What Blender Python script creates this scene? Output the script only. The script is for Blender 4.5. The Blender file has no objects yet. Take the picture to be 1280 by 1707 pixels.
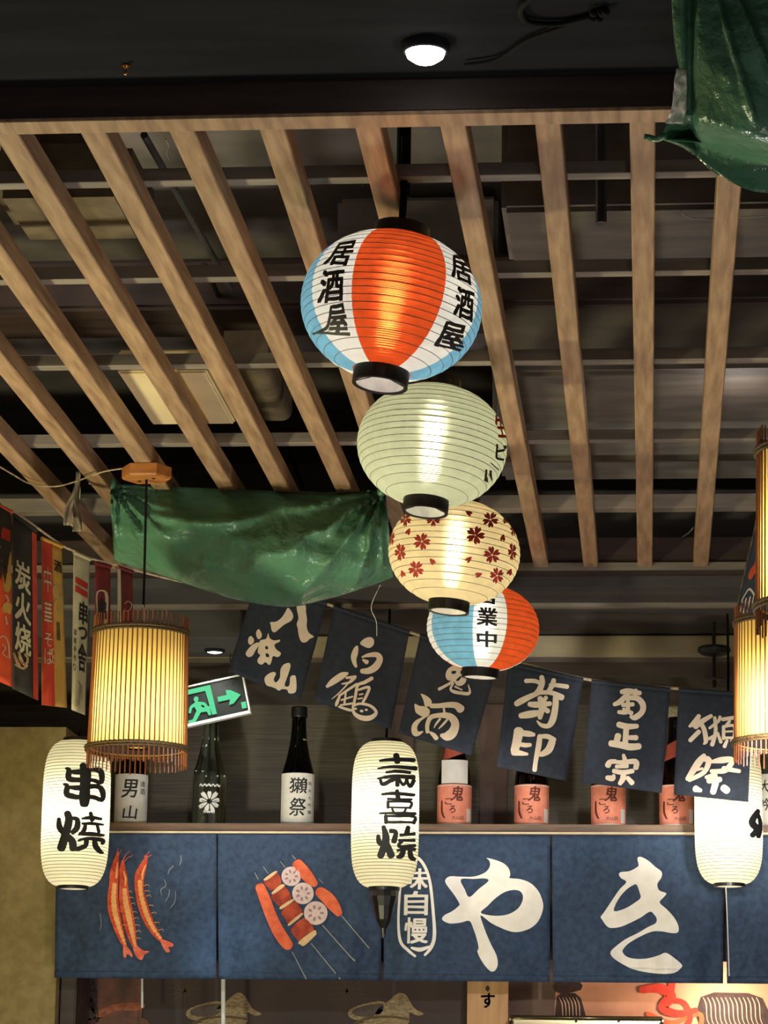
import bpy, bmesh, math, random
from math import sin, cos, pi, radians, asin, atan2, sqrt
from mathutils import Vector, Matrix, noise
from mathutils.geometry import tessellate_polygon

random.seed(7)
SC = bpy.context.scene
COL = SC.collection
VS = SC.view_settings
SC.display_settings.display_device = 'sRGB'
VS.view_transform = 'Standard'
VS.look = 'None'
VS.gamma = 1.0
VS.use_curve_mapping = False
VS.exposure = 0.0

# ------------------------------------------------------------------ camera
F = 4754.8                                   # focal length in pixels of the 1280x1707 frame
YAW, PIT, ROL = radians(5.44), radians(12.997), radians(0.859)
EYE = Vector((0, 0, 1.55))
FW = Vector((-sin(YAW) * cos(PIT), cos(YAW) * cos(PIT), sin(PIT)))
R0 = Vector((cos(YAW), sin(YAW), 0))
U0 = R0.cross(FW)
RT = R0 * cos(ROL) + U0 * sin(ROL)
UP = U0 * cos(ROL) - R0 * sin(ROL)
cam_d = bpy.data.cameras.new('camera')
cam_d.sensor_fit = 'VERTICAL'
cam_d.sensor_height = 36.0
cam_d.lens = 36.0 * F / 1707.0
cam_d.clip_end = 60
cam = bpy.data.objects.new('camera', cam_d)
COL.objects.link(cam)
M = Matrix.Identity(4)
for i in range(3):
    M[i][0], M[i][1], M[i][2], M[i][3] = RT[i], UP[i], -FW[i], EYE[i]
cam.matrix_world = M
SC.camera = cam


def ray(px, py):
    return FW + RT * ((px - 640.0) / F) + UP * ((853.5 - py) / F)


def P(px, py, Y):
    d = ray(px, py)
    return EYE + d * (Y / d.y)


def PZ(px, py, z):
    d = ray(px, py)
    return EYE + d * ((z - EYE.z) / d.z)


# ------------------------------------------------------------------ world and added room lights
W = bpy.data.worlds.new('dim_room')
SC.world = W
W.use_nodes = True
W.node_tree.nodes['Background'].inputs[0].default_value = (0.92, 0.92, 1.0, 1)
W.node_tree.nodes['Background'].inputs[1].default_value = 0.15


def point(name, loc, energy, col, r=0.08):
    l = bpy.data.lights.new(name, 'POINT')
    l.energy, l.color, l.shadow_soft_size = energy, col, r
    o = bpy.data.objects.new(name, l)
    COL.objects.link(o)
    o.location = loc
    return o


def spot(name, loc, target, energy, col, deg=60, blend=0.6, r=0.03):
    l = bpy.data.lights.new(name, 'SPOT')
    l.energy, l.color, l.shadow_soft_size = energy, col, r
    l.spot_size, l.spot_blend = radians(deg), blend
    o = bpy.data.objects.new(name, l)
    COL.objects.link(o)
    o.location = loc
    o.rotation_euler = (Vector(target) - Vector(loc)).to_track_quat('-Z', 'Y').to_euler()
    return o


# unseen room lights; fills are added to brighten slats, curtain, bottles and void
point('slat_fill_left', (-1.8, 5.1, 1.6), 88, (1.0, 0.96, 0.60), 0.12)  # unseen, added low on the left to brighten the slats
point('slat_fill_right', (-0.1, 5.5, 0.9), 58, (1.0, 0.92, 0.86), 0.15)  # unseen, stands in for light rising onto the slat undersides
point('near_fill', (0.3, 3.1, 0.9), 20, (1.0, 0.94, 0.90), 0.2)  # unseen low fill added under the near ceiling
spot('room_spot_left', (-0.75, 5.0, 2.55), (-1.15, 7.92, 2.25), 55, (0.94, 0.98, 1.0), 30, 0.9)
spot('room_spot_right', (0.35, 5.2, 2.35), (0.2, 7.5, 2.76), 290, (1.0, 0.98, 0.94), 24, 0.8)
spot('curtain_fill', (0.1, 5.0, 2.3), (-0.05, 7.92, 2.2), 95, (1.0, 0.98, 0.95), 30, 0.9)  # unseen spot added to brighten the curtain and its letters
for sx in (-1.15, -0.45, 0.3):
    spot('bottle_fill', (sx, 6.3, 2.2), (sx - 0.02, 8.1, 2.6), 60, (1.0, 0.95, 0.86), 26, 0.9)  # no fixtures here; added to light the bottle labels from below
spot('curtain_glint_fill', (-0.72, 6.9, 2.62), (-1.17, 7.92, 2.16), 42, (0.80, 0.92, 1.0), 13, 1.0)  # unseen spot added for the bluish streak on the left panel
point('void_fill_left', (-1.3, 5.6, 3.5), 2.2, (1.0, 0.88, 0.74), 0.1)  # no lamp up here; weak fill added to lift the dark void
point('void_fill_right', (0.2, 6.2, 3.2), 1.0, (1.0, 0.92, 0.84), 0.1)  # second weak fill added inside the void
point('mural_light', (0.2, 8.15, 2.02), 5, (1.0, 0.8, 0.6), 0.05)  # unseen light in front of the murals

# ------------------------------------------------------------------ materials


def srgb(r, g, b):
    f = lambda c: (c / 255 / 12.92) if c / 255 <= 0.04045 else ((c / 255 + 0.055) / 1.055) ** 2.4
    return (f(r), f(g), f(b), 1)


def scl(c, k):
    return (c[0] * k, c[1] * k, c[2] * k, 1)


def pm(name, c1, c2=None, rough=0.6, scale=20, stretch=(1, 1, 1), bump=0.0, metal=0.0, detail=4, lo=0.35, hi=0.65, coat=0.0, spec=0.5):
    m = bpy.data.materials.new(name)
    m.use_nodes = True
    nt = m.node_tree
    b = nt.nodes['Principled BSDF']
    b.inputs['Roughness'].default_value = rough
    b.inputs['Metallic'].default_value = metal
    b.inputs['Specular IOR Level'].default_value = spec
    if coat:
        b.inputs['Coat Weight'].default_value = coat
    c2 = c2 or scl(c1, 0.8)
    tc = nt.nodes.new('ShaderNodeTexCoord')
    mp = nt.nodes.new('ShaderNodeMapping')
    mp.inputs['Scale'].default_value = stretch
    no = nt.nodes.new('ShaderNodeTexNoise')
    no.inputs['Scale'].default_value = scale
    no.inputs['Detail'].default_value = detail
    cr = nt.nodes.new('ShaderNodeValToRGB')
    cr.color_ramp.elements[0].position, cr.color_ramp.elements[1].position = lo, hi
    cr.color_ramp.elements[0].color, cr.color_ramp.elements[1].color = c2, c1
    L = nt.links.new
    L(tc.outputs['Object'], mp.inputs[0])
    L(mp.outputs[0], no.inputs['Vector'])
    L(no.outputs['Fac'], cr.inputs[0])
    L(cr.outputs[0], b.inputs['Base Color'])
    if bump:
        bp = nt.nodes.new('ShaderNodeBump')
        bp.inputs['Strength'].default_value = bump
        bp.inputs['Distance'].default_value = 0.01
        L(no.outputs['Fac'], bp.inputs['Height'])
        L(bp.outputs[0], b.inputs['Normal'])
    return m


def emit(name, col, strength):
    m = bpy.data.materials.new(name)
    m.use_nodes = True
    nt = m.node_tree
    nt.nodes.clear()
    e = nt.nodes.new('ShaderNodeEmission')
    e.inputs[0].default_value, e.inputs[1].default_value = col, strength
    o = nt.nodes.new('ShaderNodeOutputMaterial')
    nt.links.new(e.outputs[0], o.inputs[0])
    return m


def paper(name, col, streak=0.0, trans=0.6, mottle=0.06):
    """lantern paper: diffuse + translucent, with a rough see-through share whose crepe ribs smear the bulb vertically"""
    m = bpy.data.materials.new(name)
    m.use_nodes = True
    nt = m.node_tree
    nt.nodes.clear()
    L = nt.links.new
    tc = nt.nodes.new('ShaderNodeTexCoord')
    no = nt.nodes.new('ShaderNodeTexNoise')
    no.inputs['Scale'].default_value = 45
    no.inputs['Detail'].default_value = 5
    L(tc.outputs['Object'], no.inputs['Vector'])
    cr = nt.nodes.new('ShaderNodeValToRGB')
    cr.color_ramp.elements[0].position, cr.color_ramp.elements[1].position = 0.3, 0.7
    cr.color_ramp.elements[0].color, cr.color_ramp.elements[1].color = scl(col, 1 - 2 * mottle), col
    L(no.outputs['Fac'], cr.inputs[0])
    df = nt.nodes.new('ShaderNodeBsdfDiffuse')
    tl = nt.nodes.new('ShaderNodeBsdfTranslucent')
    L(cr.outputs[0], df.inputs[0])
    L(cr.outputs[0], tl.inputs[0])
    mx = nt.nodes.new('ShaderNodeMixShader')
    mx.inputs[0].default_value = trans
    L(df.outputs[0], mx.inputs[1])
    L(tl.outputs[0], mx.inputs[2])
    last = mx
    if streak:
        wv = nt.nodes.new('ShaderNodeTexWave')
        wv.wave_type, wv.bands_direction = 'BANDS', 'Z'
        wv.inputs['Scale'].default_value = 120
        L(tc.outputs['Object'], wv.inputs['Vector'])
        bp = nt.nodes.new('ShaderNodeBump')
        bp.inputs['Strength'].default_value = 1.0
        bp.inputs['Distance'].default_value = 0.004
        L(wv.outputs['Fac'], bp.inputs['Height'])
        rf0 = nt.nodes.new('ShaderNodeBsdfRefraction')
        rf0.inputs['IOR'].default_value = 1.12
        rf0.inputs['Roughness'].default_value = 0.55
        L(cr.outputs[0], rf0.inputs[0])
        rf1 = nt.nodes.new('ShaderNodeBsdfRefraction')
        rf1.inputs['IOR'].default_value = 1.35
        rf1.inputs['Roughness'].default_value = 0.30
        L(cr.outputs[0], rf1.inputs[0])
        L(bp.outputs[0], rf1.inputs['Normal'])
        rf = nt.nodes.new('ShaderNodeMixShader')
        rf.inputs[0].default_value = 0.7
        L(rf0.outputs[0], rf.inputs[1])
        L(rf1.outputs[0], rf.inputs[2])
        m2 = nt.nodes.new('ShaderNodeMixShader')
        m2.inputs[0].default_value = streak
        L(mx.outputs[0], m2.inputs[1])
        L(rf.outputs[0], m2.inputs[2])
        last = m2
    o = nt.nodes.new('ShaderNodeOutputMaterial')
    L(last.outputs[0], o.inputs[0])
    return m


def glass(name, col, rough=0.03):
    m = bpy.data.materials.new(name)
    m.use_nodes = True
    b = m.node_tree.nodes['Principled BSDF']
    b.inputs['Base Color'].default_value = col
    b.inputs['Transmission Weight'].default_value = 1.0
    b.inputs['Roughness'].default_value = rough
    b.inputs['IOR'].default_value = 1.47
    return m


WOOD = pm('slat_wood', srgb(184, 150, 116), srgb(138, 106, 78), 0.55, 14, (5, 0.45, 5), 0.2, detail=8, lo=0.28, hi=0.66)
WOOD_D = pm('dark_wood', srgb(70, 52, 46), srgb(48, 36, 33), 0.6, 8, (0.5, 4, 4), 0.1)
BATTEN = pm('grey_batten_wood', srgb(150, 138, 124), srgb(116, 106, 96), 0.6, 8, (0.5, 4, 4), 0.1)
SHELFW = pm('shelf_wood', srgb(136, 100, 68), srgb(92, 66, 44), 0.5, 8, (0.6, 6, 6), 0.1)
WALLB = pm('brown_wall_board', srgb(104, 96, 80), srgb(84, 76, 64), 0.7, 12, (0.4, 1, 14), 0.15)
OLIVE = pm('olive_plaster', srgb(158, 138, 88), srgb(138, 118, 74), 0.8, 30, (1, 1, 1), 0.12)
CEILD = pm('black_ceiling_paint', srgb(41, 42, 46), srgb(34, 35, 39), 1.0, 10, (0.3, 2, 2), 0.05, spec=0.05)
VOID = pm('void_black', srgb(124, 116, 112), srgb(100, 94, 90), 0.85, 6)
DUCT = pm('duct_brown', srgb(118, 108, 98), srgb(94, 86, 78), 0.7, 9, (0.4, 2, 2), 0.05)
DUCT2 = pm('duct_olive', srgb(138, 132, 122), srgb(116, 110, 102), 0.7, 9, (0.4, 2, 2), 0.05)
BEIGE = pm('beige_access_panel', srgb(240, 220, 172), srgb(226, 204, 156), 0.6, 6)
TANM = pm('tan_sheet_metal', srgb(120, 106, 82), srgb(84, 72, 58), 0.45, 12, bump=0.2)
STEEL = pm('grey_steel', srgb(92, 94, 96), srgb(70, 72, 74), 0.4, 20, metal=0.7)
BLACK = pm('black_plastic', srgb(30, 29, 29), srgb(22, 21, 21), 0.35, 20)
RUBBER = pm('black_cable', srgb(22, 22, 24), srgb(16, 16, 18), 0.8, 20, spec=0.15)
INK = pm('black_ink', srgb(30, 29, 30), srgb(22, 22, 22), 0.6, 40)
NAVY = pm('navy_cloth', srgb(54, 74, 102), srgb(41, 57, 82), 0.85, 60, (1, 1, 1), 0.25, detail=8)
NAVYF = pm('navy_flag_cloth', srgb(44, 50, 63), srgb(36, 41, 53), 0.85, 60, (1, 1, 1), 0.2, detail=8)
CREAM = pm('cream_print', srgb(245, 226, 204), srgb(236, 214, 190), 0.8, 30)
WHITE = pm('white_print', srgb(250, 244, 236), srgb(242, 234, 224), 0.8, 30)
CORDW = pm('pale_cord', srgb(200, 182, 148), srgb(150, 132, 104), 0.7, 60)
WHITEP = pm('white_plastic', srgb(232, 232, 228), srgb(214, 212, 206), 0.4, 20)
TARP = None
ORANGE = pm('orange_print', srgb(238, 104, 62), srgb(222, 84, 48), 0.8, 40)
RED = pm('red_print', srgb(206, 60, 40), srgb(188, 48, 34), 0.8, 30)
FLRED = pm('flower_red', srgb(188, 58, 44), srgb(160, 44, 36), 0.8, 200)
YELLOW = pm('ochre_print', srgb(228, 182, 88), srgb(214, 164, 70), 0.8, 30)
MAROON = pm('maroon_print', srgb(140, 44, 44), srgb(118, 36, 38), 0.8, 30)
BANB = pm('banner_black', srgb(56, 54, 46), srgb(44, 42, 36), 0.8, 30)
BANC = pm('banner_beige', srgb(216, 204, 164), srgb(200, 188, 150), 0.8, 30)
BAMB = pm('bamboo', srgb(150, 84, 40), srgb(104, 54, 28), 0.5, 40, (1, 1, 0.1))
BAND = pm('woven_band', srgb(96, 72, 34), srgb(60, 42, 22), 0.6, 200, bump=0.4)

# ------------------------------------------------------------------ mesh helpers
OFF = {}


def link(name, me, parent=None, loc=None):
    o = bpy.data.objects.new(name, me)
    COL.objects.link(o)
    if parent is not None:
        o.parent = parent
        OFF[o.name] = OFF.get(parent.name, Vector())
    else:
        OFF[o.name] = Vector(loc) if loc is not None else Vector()
        if loc is not None:
            o.location = loc
    return o


def mk(name, V, Fc, mat, parent=None, smooth=False, base=None, fmat=None):
    """one mesh object; V are world points when the root has only a location, local points when the root is rotated"""
    off = OFF.get(parent.name, Vector()) if parent is not None else (Vector(base) if base is not None else Vector())
    me = bpy.data.meshes.new(name)
    me.from_pydata([tuple(Vector(v) - off) for v in V], [], Fc)
    mats = mat if isinstance(mat, (list, tuple)) else [mat]
    for mm in mats:
        me.materials.append(mm)
    if fmat:
        me.polygons.foreach_set('material_index', fmat)
    if smooth:
        me.polygons.foreach_set('use_smooth', [True] * len(me.polygons))
    me.update()
    return link(name, me, parent, None if parent is not None else off)


def fixn(o):
    bm = bmesh.new()
    bm.from_mesh(o.data)
    bmesh.ops.recalc_face_normals(bm, faces=bm.faces)
    bm.to_mesh(o.data)
    bm.free()
    return o


def tag(o, label, cat, group=None):
    o['label'], o['category'] = label, cat
    if group:
        o['group'] = group
    return o


def root(name, loc, label, cat, group=None, local=False):
    o = bpy.data.objects.new(name, None)
    COL.objects.link(o)
    o.location = loc
    o.empty_display_size = 0.05
    OFF[o.name] = Vector() if local else Vector(loc)
    return tag(o, label, cat, group)


def struct(o):
    o['kind'] = 'structure'
    return o


def boxg(x0, x1, y0, y1, z0, z1, bev=0.0):
    bm = bmesh.new()
    bmesh.ops.create_cube(bm, size=1)
    for v in bm.verts:
        v.co = Vector(((x0 + x1) / 2 + v.co.x * (x1 - x0), (y0 + y1) / 2 + v.co.y * (y1 - y0), (z0 + z1) / 2 + v.co.z * (z1 - z0)))
    if bev:
        bmesh.ops.bevel(bm, geom=list(bm.edges), offset=bev, segments=2, affect='EDGES')
    V = [v.co.copy() for v in bm.verts]
    bm.verts.index_update()
    Fc = [[v.index for v in f.verts] for f in bm.faces]
    bm.free()
    return V, Fc


def join(*gs):
    V, Fc = [], []
    for v, f in gs:
        n = len(V)
        V += list(v)
        Fc += [[i + n for i in q] for q in f]
    return V, Fc


def prism(a, b, w, h, up=Vector((0, 0, 1)), bev=0.002):
    """a straight bar from a to b: its bottom centre line runs a-b, width w, height h upward"""
    a, b = Vector(a), Vector(b)
    d = (b - a).normalized()
    s = d.cross(up).normalized()
    u = s.cross(d)
    ring = [(-w / 2 + bev, 0), (w / 2 - bev, 0), (w / 2, bev), (w / 2, h - bev), (w / 2 - bev, h), (-w / 2 + bev, h), (-w / 2, h - bev), (-w / 2, bev)]
    V = [p + s * x + u * y for p in (a, b) for x, y in ring]
    n = len(ring)
    Fc = [[i, (i + 1) % n, (i + 1) % n + n, i + n] for i in range(n)] + [list(range(n))[::-1], list(range(n, 2 * n))]
    return V, Fc


def smooth_path(pts, sub=6):
    pts = [Vector(p) for p in pts]
    if len(pts) < 3:
        return [pts[0].lerp(pts[-1], k / sub) for k in range(sub + 1)]
    out = []
    for i in range(len(pts) - 1):
        p0, p1, p2 = pts[max(i - 1, 0)], pts[i], pts[i + 1]
        p3 = pts[min(i + 2, len(pts) - 1)]
        for k in range(sub):
            t = k / sub
            out.append(0.5 * ((2 * p1) + (p2 - p0) * t + (2 * p0 - 5 * p1 + 4 * p2 - p3) * t * t + (3 * p1 - p0 - 3 * p2 + p3) * t ** 3))
    out.append(pts[-1])
    return out


def tube(pts, r, n=8, sub=6):
    path = smooth_path(pts, sub) if sub else [Vector(p) for p in pts]
    V, Fc = [], []
    for i, p in enumerate(path):
        t = (path[min(i + 1, len(path) - 1)] - path[max(i - 1, 0)]).normalized()
        a = Vector((0, 0, 1)) if abs(t.z) < 0.9 else Vector((1, 0, 0))
        s = t.cross(a).normalized()
        u = s.cross(t)
        for k in range(n):
            V.append(p + (s * cos(2 * pi * k / n) + u * sin(2 * pi * k / n)) * r)
    for i in range(len(path) - 1):
        for k in range(n):
            Fc.append([i * n + k, i * n + (k + 1) % n, (i + 1) * n + (k + 1) % n, (i + 1) * n + k])
    Fc += [list(range(n))[::-1], [(len(path) - 1) * n + k for k in range(n)]]
    return V, Fc


def lathe(prof, n=32, c=(0, 0, 0), cap=True):
    V, Fc = [], []
    for r, z in prof:
        for k in range(n):
            a = 2 * pi * k / n
            V.append(Vector((c[0] + r * cos(a), c[1] + r * sin(a), c[2] + z)))
    for i in range(len(prof) - 1):
        for k in range(n):
            Fc.append([i * n + k, i * n + (k + 1) % n, (i + 1) * n + (k + 1) % n, (i + 1) * n + k])
    if cap:
        Fc += [list(range(n))[::-1], [(len(prof) - 1) * n + k for k in range(n)]]
    return V, Fc


def torus(R, r, z, n=40, m=6, c=(0, 0), twist=0.0):
    V, Fc = [], []
    for i in range(n):
        a = 2 * pi * i / n
        rr = r * (1 + twist * (i % 2))
        for k in range(m):
            b = 2 * pi * k / m
            V.append(Vector((c[0] + (R + rr * cos(b)) * cos(a), c[1] + (R + rr * cos(b)) * sin(a), z + rr * sin(b))))
    for i in range(n):
        for k in range(m):
            Fc.append([i * m + k, ((i + 1) % n) * m + k, ((i + 1) % n) * m + (k + 1) % m, i * m + (k + 1) % m])
    return V, Fc


def ball(c, r, n=16, m=10, sz=1.0):
    prof = [(max(r * sin(pi * k / m), 1e-4), -r * sz * cos(pi * k / m)) for k in range(m + 1)]
    return lathe(prof, n, c, True)


def sheetg(fn, nu, nv, th=0.0012):
    """thin cloth: front grid, back grid and rim. fn(u,v) -> front point"""
    V, Fc = [], []
    g = [[Vector(fn(i / nu, j / nv)) for j in range(nv + 1)] for i in range(nu + 1)]
    nor = []
    for i in range(nu + 1):
        for j in range(nv + 1):
            a = g[min(i + 1, nu)][j] - g[max(i - 1, 0)][j]
            b = g[i][min(j + 1, nv)] - g[i][max(j - 1, 0)]
            n = a.cross(b)
            n = n.normalized() if n.length > 1e-12 else Vector((0, 1, 0))
            if n.dot(g[i][j] - EYE) < 0:
                n = -n
            nor.append(n)
    flat = [g[i][j] for i in range(nu + 1) for j in range(nv + 1)]
    N = len(flat)
    V = flat + [p + n * th for p, n in zip(flat, nor)]
    I = lambda i, j: i * (nv + 1) + j
    for i in range(nu):
        for j in range(nv):
            q = [I(i, j), I(i, j + 1), I(i + 1, j + 1), I(i + 1, j)]
            Fc.append(q)
            Fc.append([k + N for k in q][::-1])
    edge = [I(i, 0) for i in range(nu + 1)] + [I(nu, j) for j in range(1, nv + 1)] + [I(i, nv) for i in range(nu - 1, -1, -1)] + [I(0, j) for j in range(nv - 1, 0, -1)]
    for k in range(len(edge)):
        a, b = edge[k], edge[(k + 1) % len(edge)]
        Fc.append([a, b, b + N, a + N])
    return V, Fc


# ------------------------------------------------------------------ print: brush strokes, outlines, glyphs
def stroke(pts, sub=5):
    """brush stroke polygon strip in 2-D from (x, y, width) points"""
    path = smooth_path([Vector(p) for p in pts], sub)
    V, Fc = [], []
    L = len(path)
    dirs = []
    for i in range(L):
        d = Vector((path[min(i + 1, L - 1)].x - path[max(i - 1, 0)].x, path[min(i + 1, L - 1)].y - path[max(i - 1, 0)].y))
        dirs.append(d.normalized() if d.length > 1e-9 else Vector((1, 0)))
    K = 4
    for p, d in zip(path, dirs):
        w = p.z / 2
        for q in range(K + 1):
            e = w * (1 - 2 * q / K)
            V.append((p.x - d.y * e, p.y + d.x * e))
    for i in range(L - 1):
        for q in range(K):
            a = i * (K + 1) + q
            Fc.append([a, a + K + 1, a + K + 2, a + 1])
    for end, sgn in ((0, -1), (L - 1, 1)):
        p, d = path[end], dirs[end]
        w = p.z / 2
        base = len(V)
        ids = [(K + 1) * end]
        for k in range(1, 5):
            a = pi * k / 5
            V.append((p.x - d.y * w * cos(a) + sgn * d.x * w * sin(a) * 0.8, p.y + d.x * w * cos(a) + sgn * d.y * w * sin(a) * 0.8))
            ids.append(base + k - 1)
        ids += [(K + 1) * end + q for q in range(K, 0, -1)]
        Fc.append(ids)
    return V, Fc


def outline(loop, holes=(), sub=4, closed_smooth=True):
    loops = []
    for lp in [loop] + list(holes):
        pts = [Vector((x, y, 0)) for x, y in lp]
        if closed_smooth:
            n = len(pts)
            out = []
            for i in range(n):
                p0, p1, p2, p3 = pts[i - 1], pts[i], pts[(i + 1) % n], pts[(i + 2) % n]
                for k in range(sub):
                    t = k / sub
                    out.append(0.5 * ((2 * p1) + (p2 - p0) * t + (2 * p0 - 5 * p1 + 4 * p2 - p3) * t * t + (3 * p1 - p0 - 3 * p2 + p3) * t ** 3))
            pts = out
        loops.append(pts)
    tris = tessellate_polygon(loops)
    V = [(p.x, p.y) for lp in loops for p in lp]
    return V, [list(t) for t in tris]


GLY = {}


def glyph(ch, bold=0.02, cuts=0):
    """outline of a character from Blender's built-in font, as a mesh in the unit box (y down)"""
    key = (ch, bold, cuts)
    if key in GLY:
        return GLY[key]
    c = bpy.data.curves.new('t', 'FONT')
    c.body, c.size, c.resolution_u = ch, 1, 2
    o = bpy.data.objects.new('t', c)
    COL.objects.link(o)
    me = bpy.data.meshes.new_from_object(o.evaluated_get(bpy.context.evaluated_depsgraph_get()))
    V = [v.co.copy() for v in me.vertices]
    Fc = [list(p.vertices) for p in me.polygons]
    bpy.data.objects.remove(o)
    bpy.data.curves.remove(c)
    bpy.data.meshes.remove(me)
    if not V:
        return [], []
    x0, x1 = min(v.x for v in V), max(v.x for v in V)
    y0, y1 = min(v.y for v in V), max(v.y for v in V)
    if len(ch) == 1 and (x1 - x0) < 0.5 * (y1 - y0):   # keep thin signs thin
        c_ = (x0 + x1) / 2
        x0, x1 = c_ - (y1 - y0) / 2, c_ + (y1 - y0) / 2
    if len(ch) == 1 and (y1 - y0) < 0.5 * (x1 - x0):
        c_ = (y0 + y1) / 2
        y0, y1 = c_ - (x1 - x0) / 2, c_ + (x1 - x0) / 2
    V = [Vector(((v.x - x0) / (x1 - x0), 1 - (v.y - y0) / (y1 - y0), 0)) for v in V]
    if cuts:
        bm = bmesh.new()
        bv = [bm.verts.new(v) for v in V]
        for f in Fc:
            try:
                bm.faces.new([bv[i] for i in f])
            except ValueError:
                pass
        for ax in (0, 1):
            for k in range(1, cuts):
                co, no = [0, 0, 0], [0, 0, 0]
                co[ax], no[ax] = k / cuts, 1
                bmesh.ops.bisect_plane(bm, geom=list(bm.verts) + list(bm.edges) + list(bm.faces), dist=1e-6, plane_co=co, plane_no=no)
        bm.verts.index_update()
        V = [v.co.copy() for v in bm.verts]
        Fc = [[v.index for v in f.verts] for f in bm.faces]
        bm.free()
    # brush-like wobble of the outline
    s = sum(ord(k) for k in ch) % 50
    V = [(v.x + 0.022 * noise.noise(Vector((v.x * 5, v.y * 5, s))), v.y + 0.022 * noise.noise(Vector((v.x * 5, v.y * 5, s + 9)))) for v in V]
    g = (V, Fc)
    if bold:
        k = bold * 0.62
        g = join(*[([(x + k * dx, y + k * dy) for x, y in V], Fc) for dx, dy in ((-1, -.7), (1, -.7), (1, .7), (-1, .7), (0, 0))])
    GLY[key] = g
    return g


def quad(g, tl, tr, br, bl):
    V, Fc = g
    out = []
    for x, y in V:
        out.append((tl[0] * (1 - x) * (1 - y) + tr[0] * x * (1 - y) + br[0] * x * y + bl[0] * (1 - x) * y,
                    tl[1] * (1 - x) * (1 - y) + tr[1] * x * (1 - y) + br[1] * x * y + bl[1] * (1 - x) * y))
    return out, Fc


def rect(g, x0, y0, x1, y1, slant=0.0):
    return quad(g, (x0 + slant, y0), (x1 + slant, y0), (x1, y1), (x0, y1))


def xf(g, s, ox, oy):
    """crop coordinates -> frame coordinates"""
    return [(x / s + ox, y / s + oy) for x, y in g[0]], g[1]


def strokes(lst, s=1, ox=0, oy=0, fat=1.0):
    return xf(join(*[stroke([(x, y, w * fat) for x, y, w in p]) for p in lst]), s, ox, oy)


def densify(g, cell):
    """cut a flat print into cells so that it follows a rippled cloth"""
    bm = bmesh.new()
    bv = [bm.verts.new((x, y, 0)) for x, y in g[0]]
    for f in g[1]:
        if len(set(f)) >= 3:
            try:
                bm.faces.new([bv[i] for i in f])
            except ValueError:
                pass
    for ax in (0, 1):
        lo, hi = min(p[ax] for p in g[0]), max(p[ax] for p in g[0])
        for k in range(1, int((hi - lo) / cell) + 1):
            co, no = [0, 0, 0], [0, 0, 0]
            co[ax], no[ax] = lo + k * cell, 1
            bmesh.ops.bisect_plane(bm, geom=list(bm.verts) + list(bm.edges) + list(bm.faces), dist=1e-5, plane_co=co, plane_no=no)
    bm.verts.index_update()
    out = [(v.co.x, v.co.y) for v in bm.verts], [[v.index for v in f.verts] for f in bm.faces]
    bm.free()
    return out


def decal(name, g, fn, mat, parent, label=None, cell=0):
    """flat print: fn(x, y) -> point lying just off the surface"""
    if not g[0]:
        return None
    if cell:
        g = densify(g, cell)
    V = [fn(x, y) for x, y in g[0]]
    Fc = []
    for f in g[1]:
        if len(f) >= 3:
            Fc.append(f)
    o = mk(name, V, Fc, mat, parent)
    if label:
        o['label'] = label
    return o


def onplane(Yf, off=0.0025):
    """frame coordinates of a roughly frontal sheet -> points on it"""
    return lambda x, y: P(x, y, (Yf(x, y) if callable(Yf) else Yf) - off)


# ================================================================== ROOM SHELL
ZL = 3.07                    # underside of the wooden ceiling lattice
struct(mk('floor', *boxg(-3.2, 2.6, 0.3, 9.0, -0.1, 0), pm('floor_tile', srgb(70, 60, 52), srgb(52, 46, 40), 0.5, 8)))
struct(mk('wall_back', *boxg(-3.2, 2.6, 8.75, 8.9, 0, 4.1), WALLB))
struct(mk('wall_right', *boxg(2.45, 2.6, 0.3, 8.75, 0, 4.1), WALLB))
xw = P(103, 1400, 8.02).x
struct(mk('wall_left', *join(boxg(-3.2, xw, 8.02, 8.75, 0, 2.78), boxg(-3.2, -3.05, 0.3, 8.02, 0, 4.1)), OLIVE))
struct(mk('ceiling', *boxg(-3.2, 2.6, 4.0, 8.75, 3.74, 4.1), VOID))
# low black ceiling over the near part of the room, and its bulkhead above the lattice
YA_, YB_ = PZ(600, 190, ZL - 0.015).y, PZ(600, 212, ZL - 0.015).y      # near edge beam of the lattice
struct(mk('ceiling', *join(boxg(-3.2, 2.6, 0.3, YA_ - 0.01, ZL + 0.04, ZL + 0.2), boxg(-3.2, 2.6, YA_ - 0.05, YA_ + 0.03, ZL + 0.2, 4.0)), CEILD))
for i, (y0, y1) in enumerate(((2.2, 3.0), (3.005, YA_ - 0.012))):
    struct(mk('trim_%d' % (i + 1), *boxg(-3.0, 2.4, y0, y1, ZL + 0.034, ZL + 0.041, 0.003), CEILD))
# soffits stepping down behind the lattice
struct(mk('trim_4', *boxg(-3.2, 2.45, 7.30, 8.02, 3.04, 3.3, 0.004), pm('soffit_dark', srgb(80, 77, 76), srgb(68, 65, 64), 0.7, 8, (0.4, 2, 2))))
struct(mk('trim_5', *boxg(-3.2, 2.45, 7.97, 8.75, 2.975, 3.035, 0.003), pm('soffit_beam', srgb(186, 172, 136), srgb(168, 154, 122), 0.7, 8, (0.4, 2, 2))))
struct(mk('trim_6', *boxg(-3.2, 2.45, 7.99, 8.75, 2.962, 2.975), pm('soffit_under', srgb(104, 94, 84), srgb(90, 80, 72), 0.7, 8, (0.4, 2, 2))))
struct(mk('trim_7', *boxg(-3.2, 2.45, 7.52, 7.55, 3.03, 3.042), BATTEN))

for i, (x0, x1) in enumerate(((655, 690), (800, 846))):
    struct(mk('trim_%d' % (9 + i), *boxg(P(x0, 1200, 8.72).x, P(x1, 1200, 8.72).x, 8.72, 8.75, 0.9, 2.96, 0.003), pm('reddish_wall_strip', srgb(96, 74, 66), srgb(80, 60, 54), 0.7, 12)))

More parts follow.
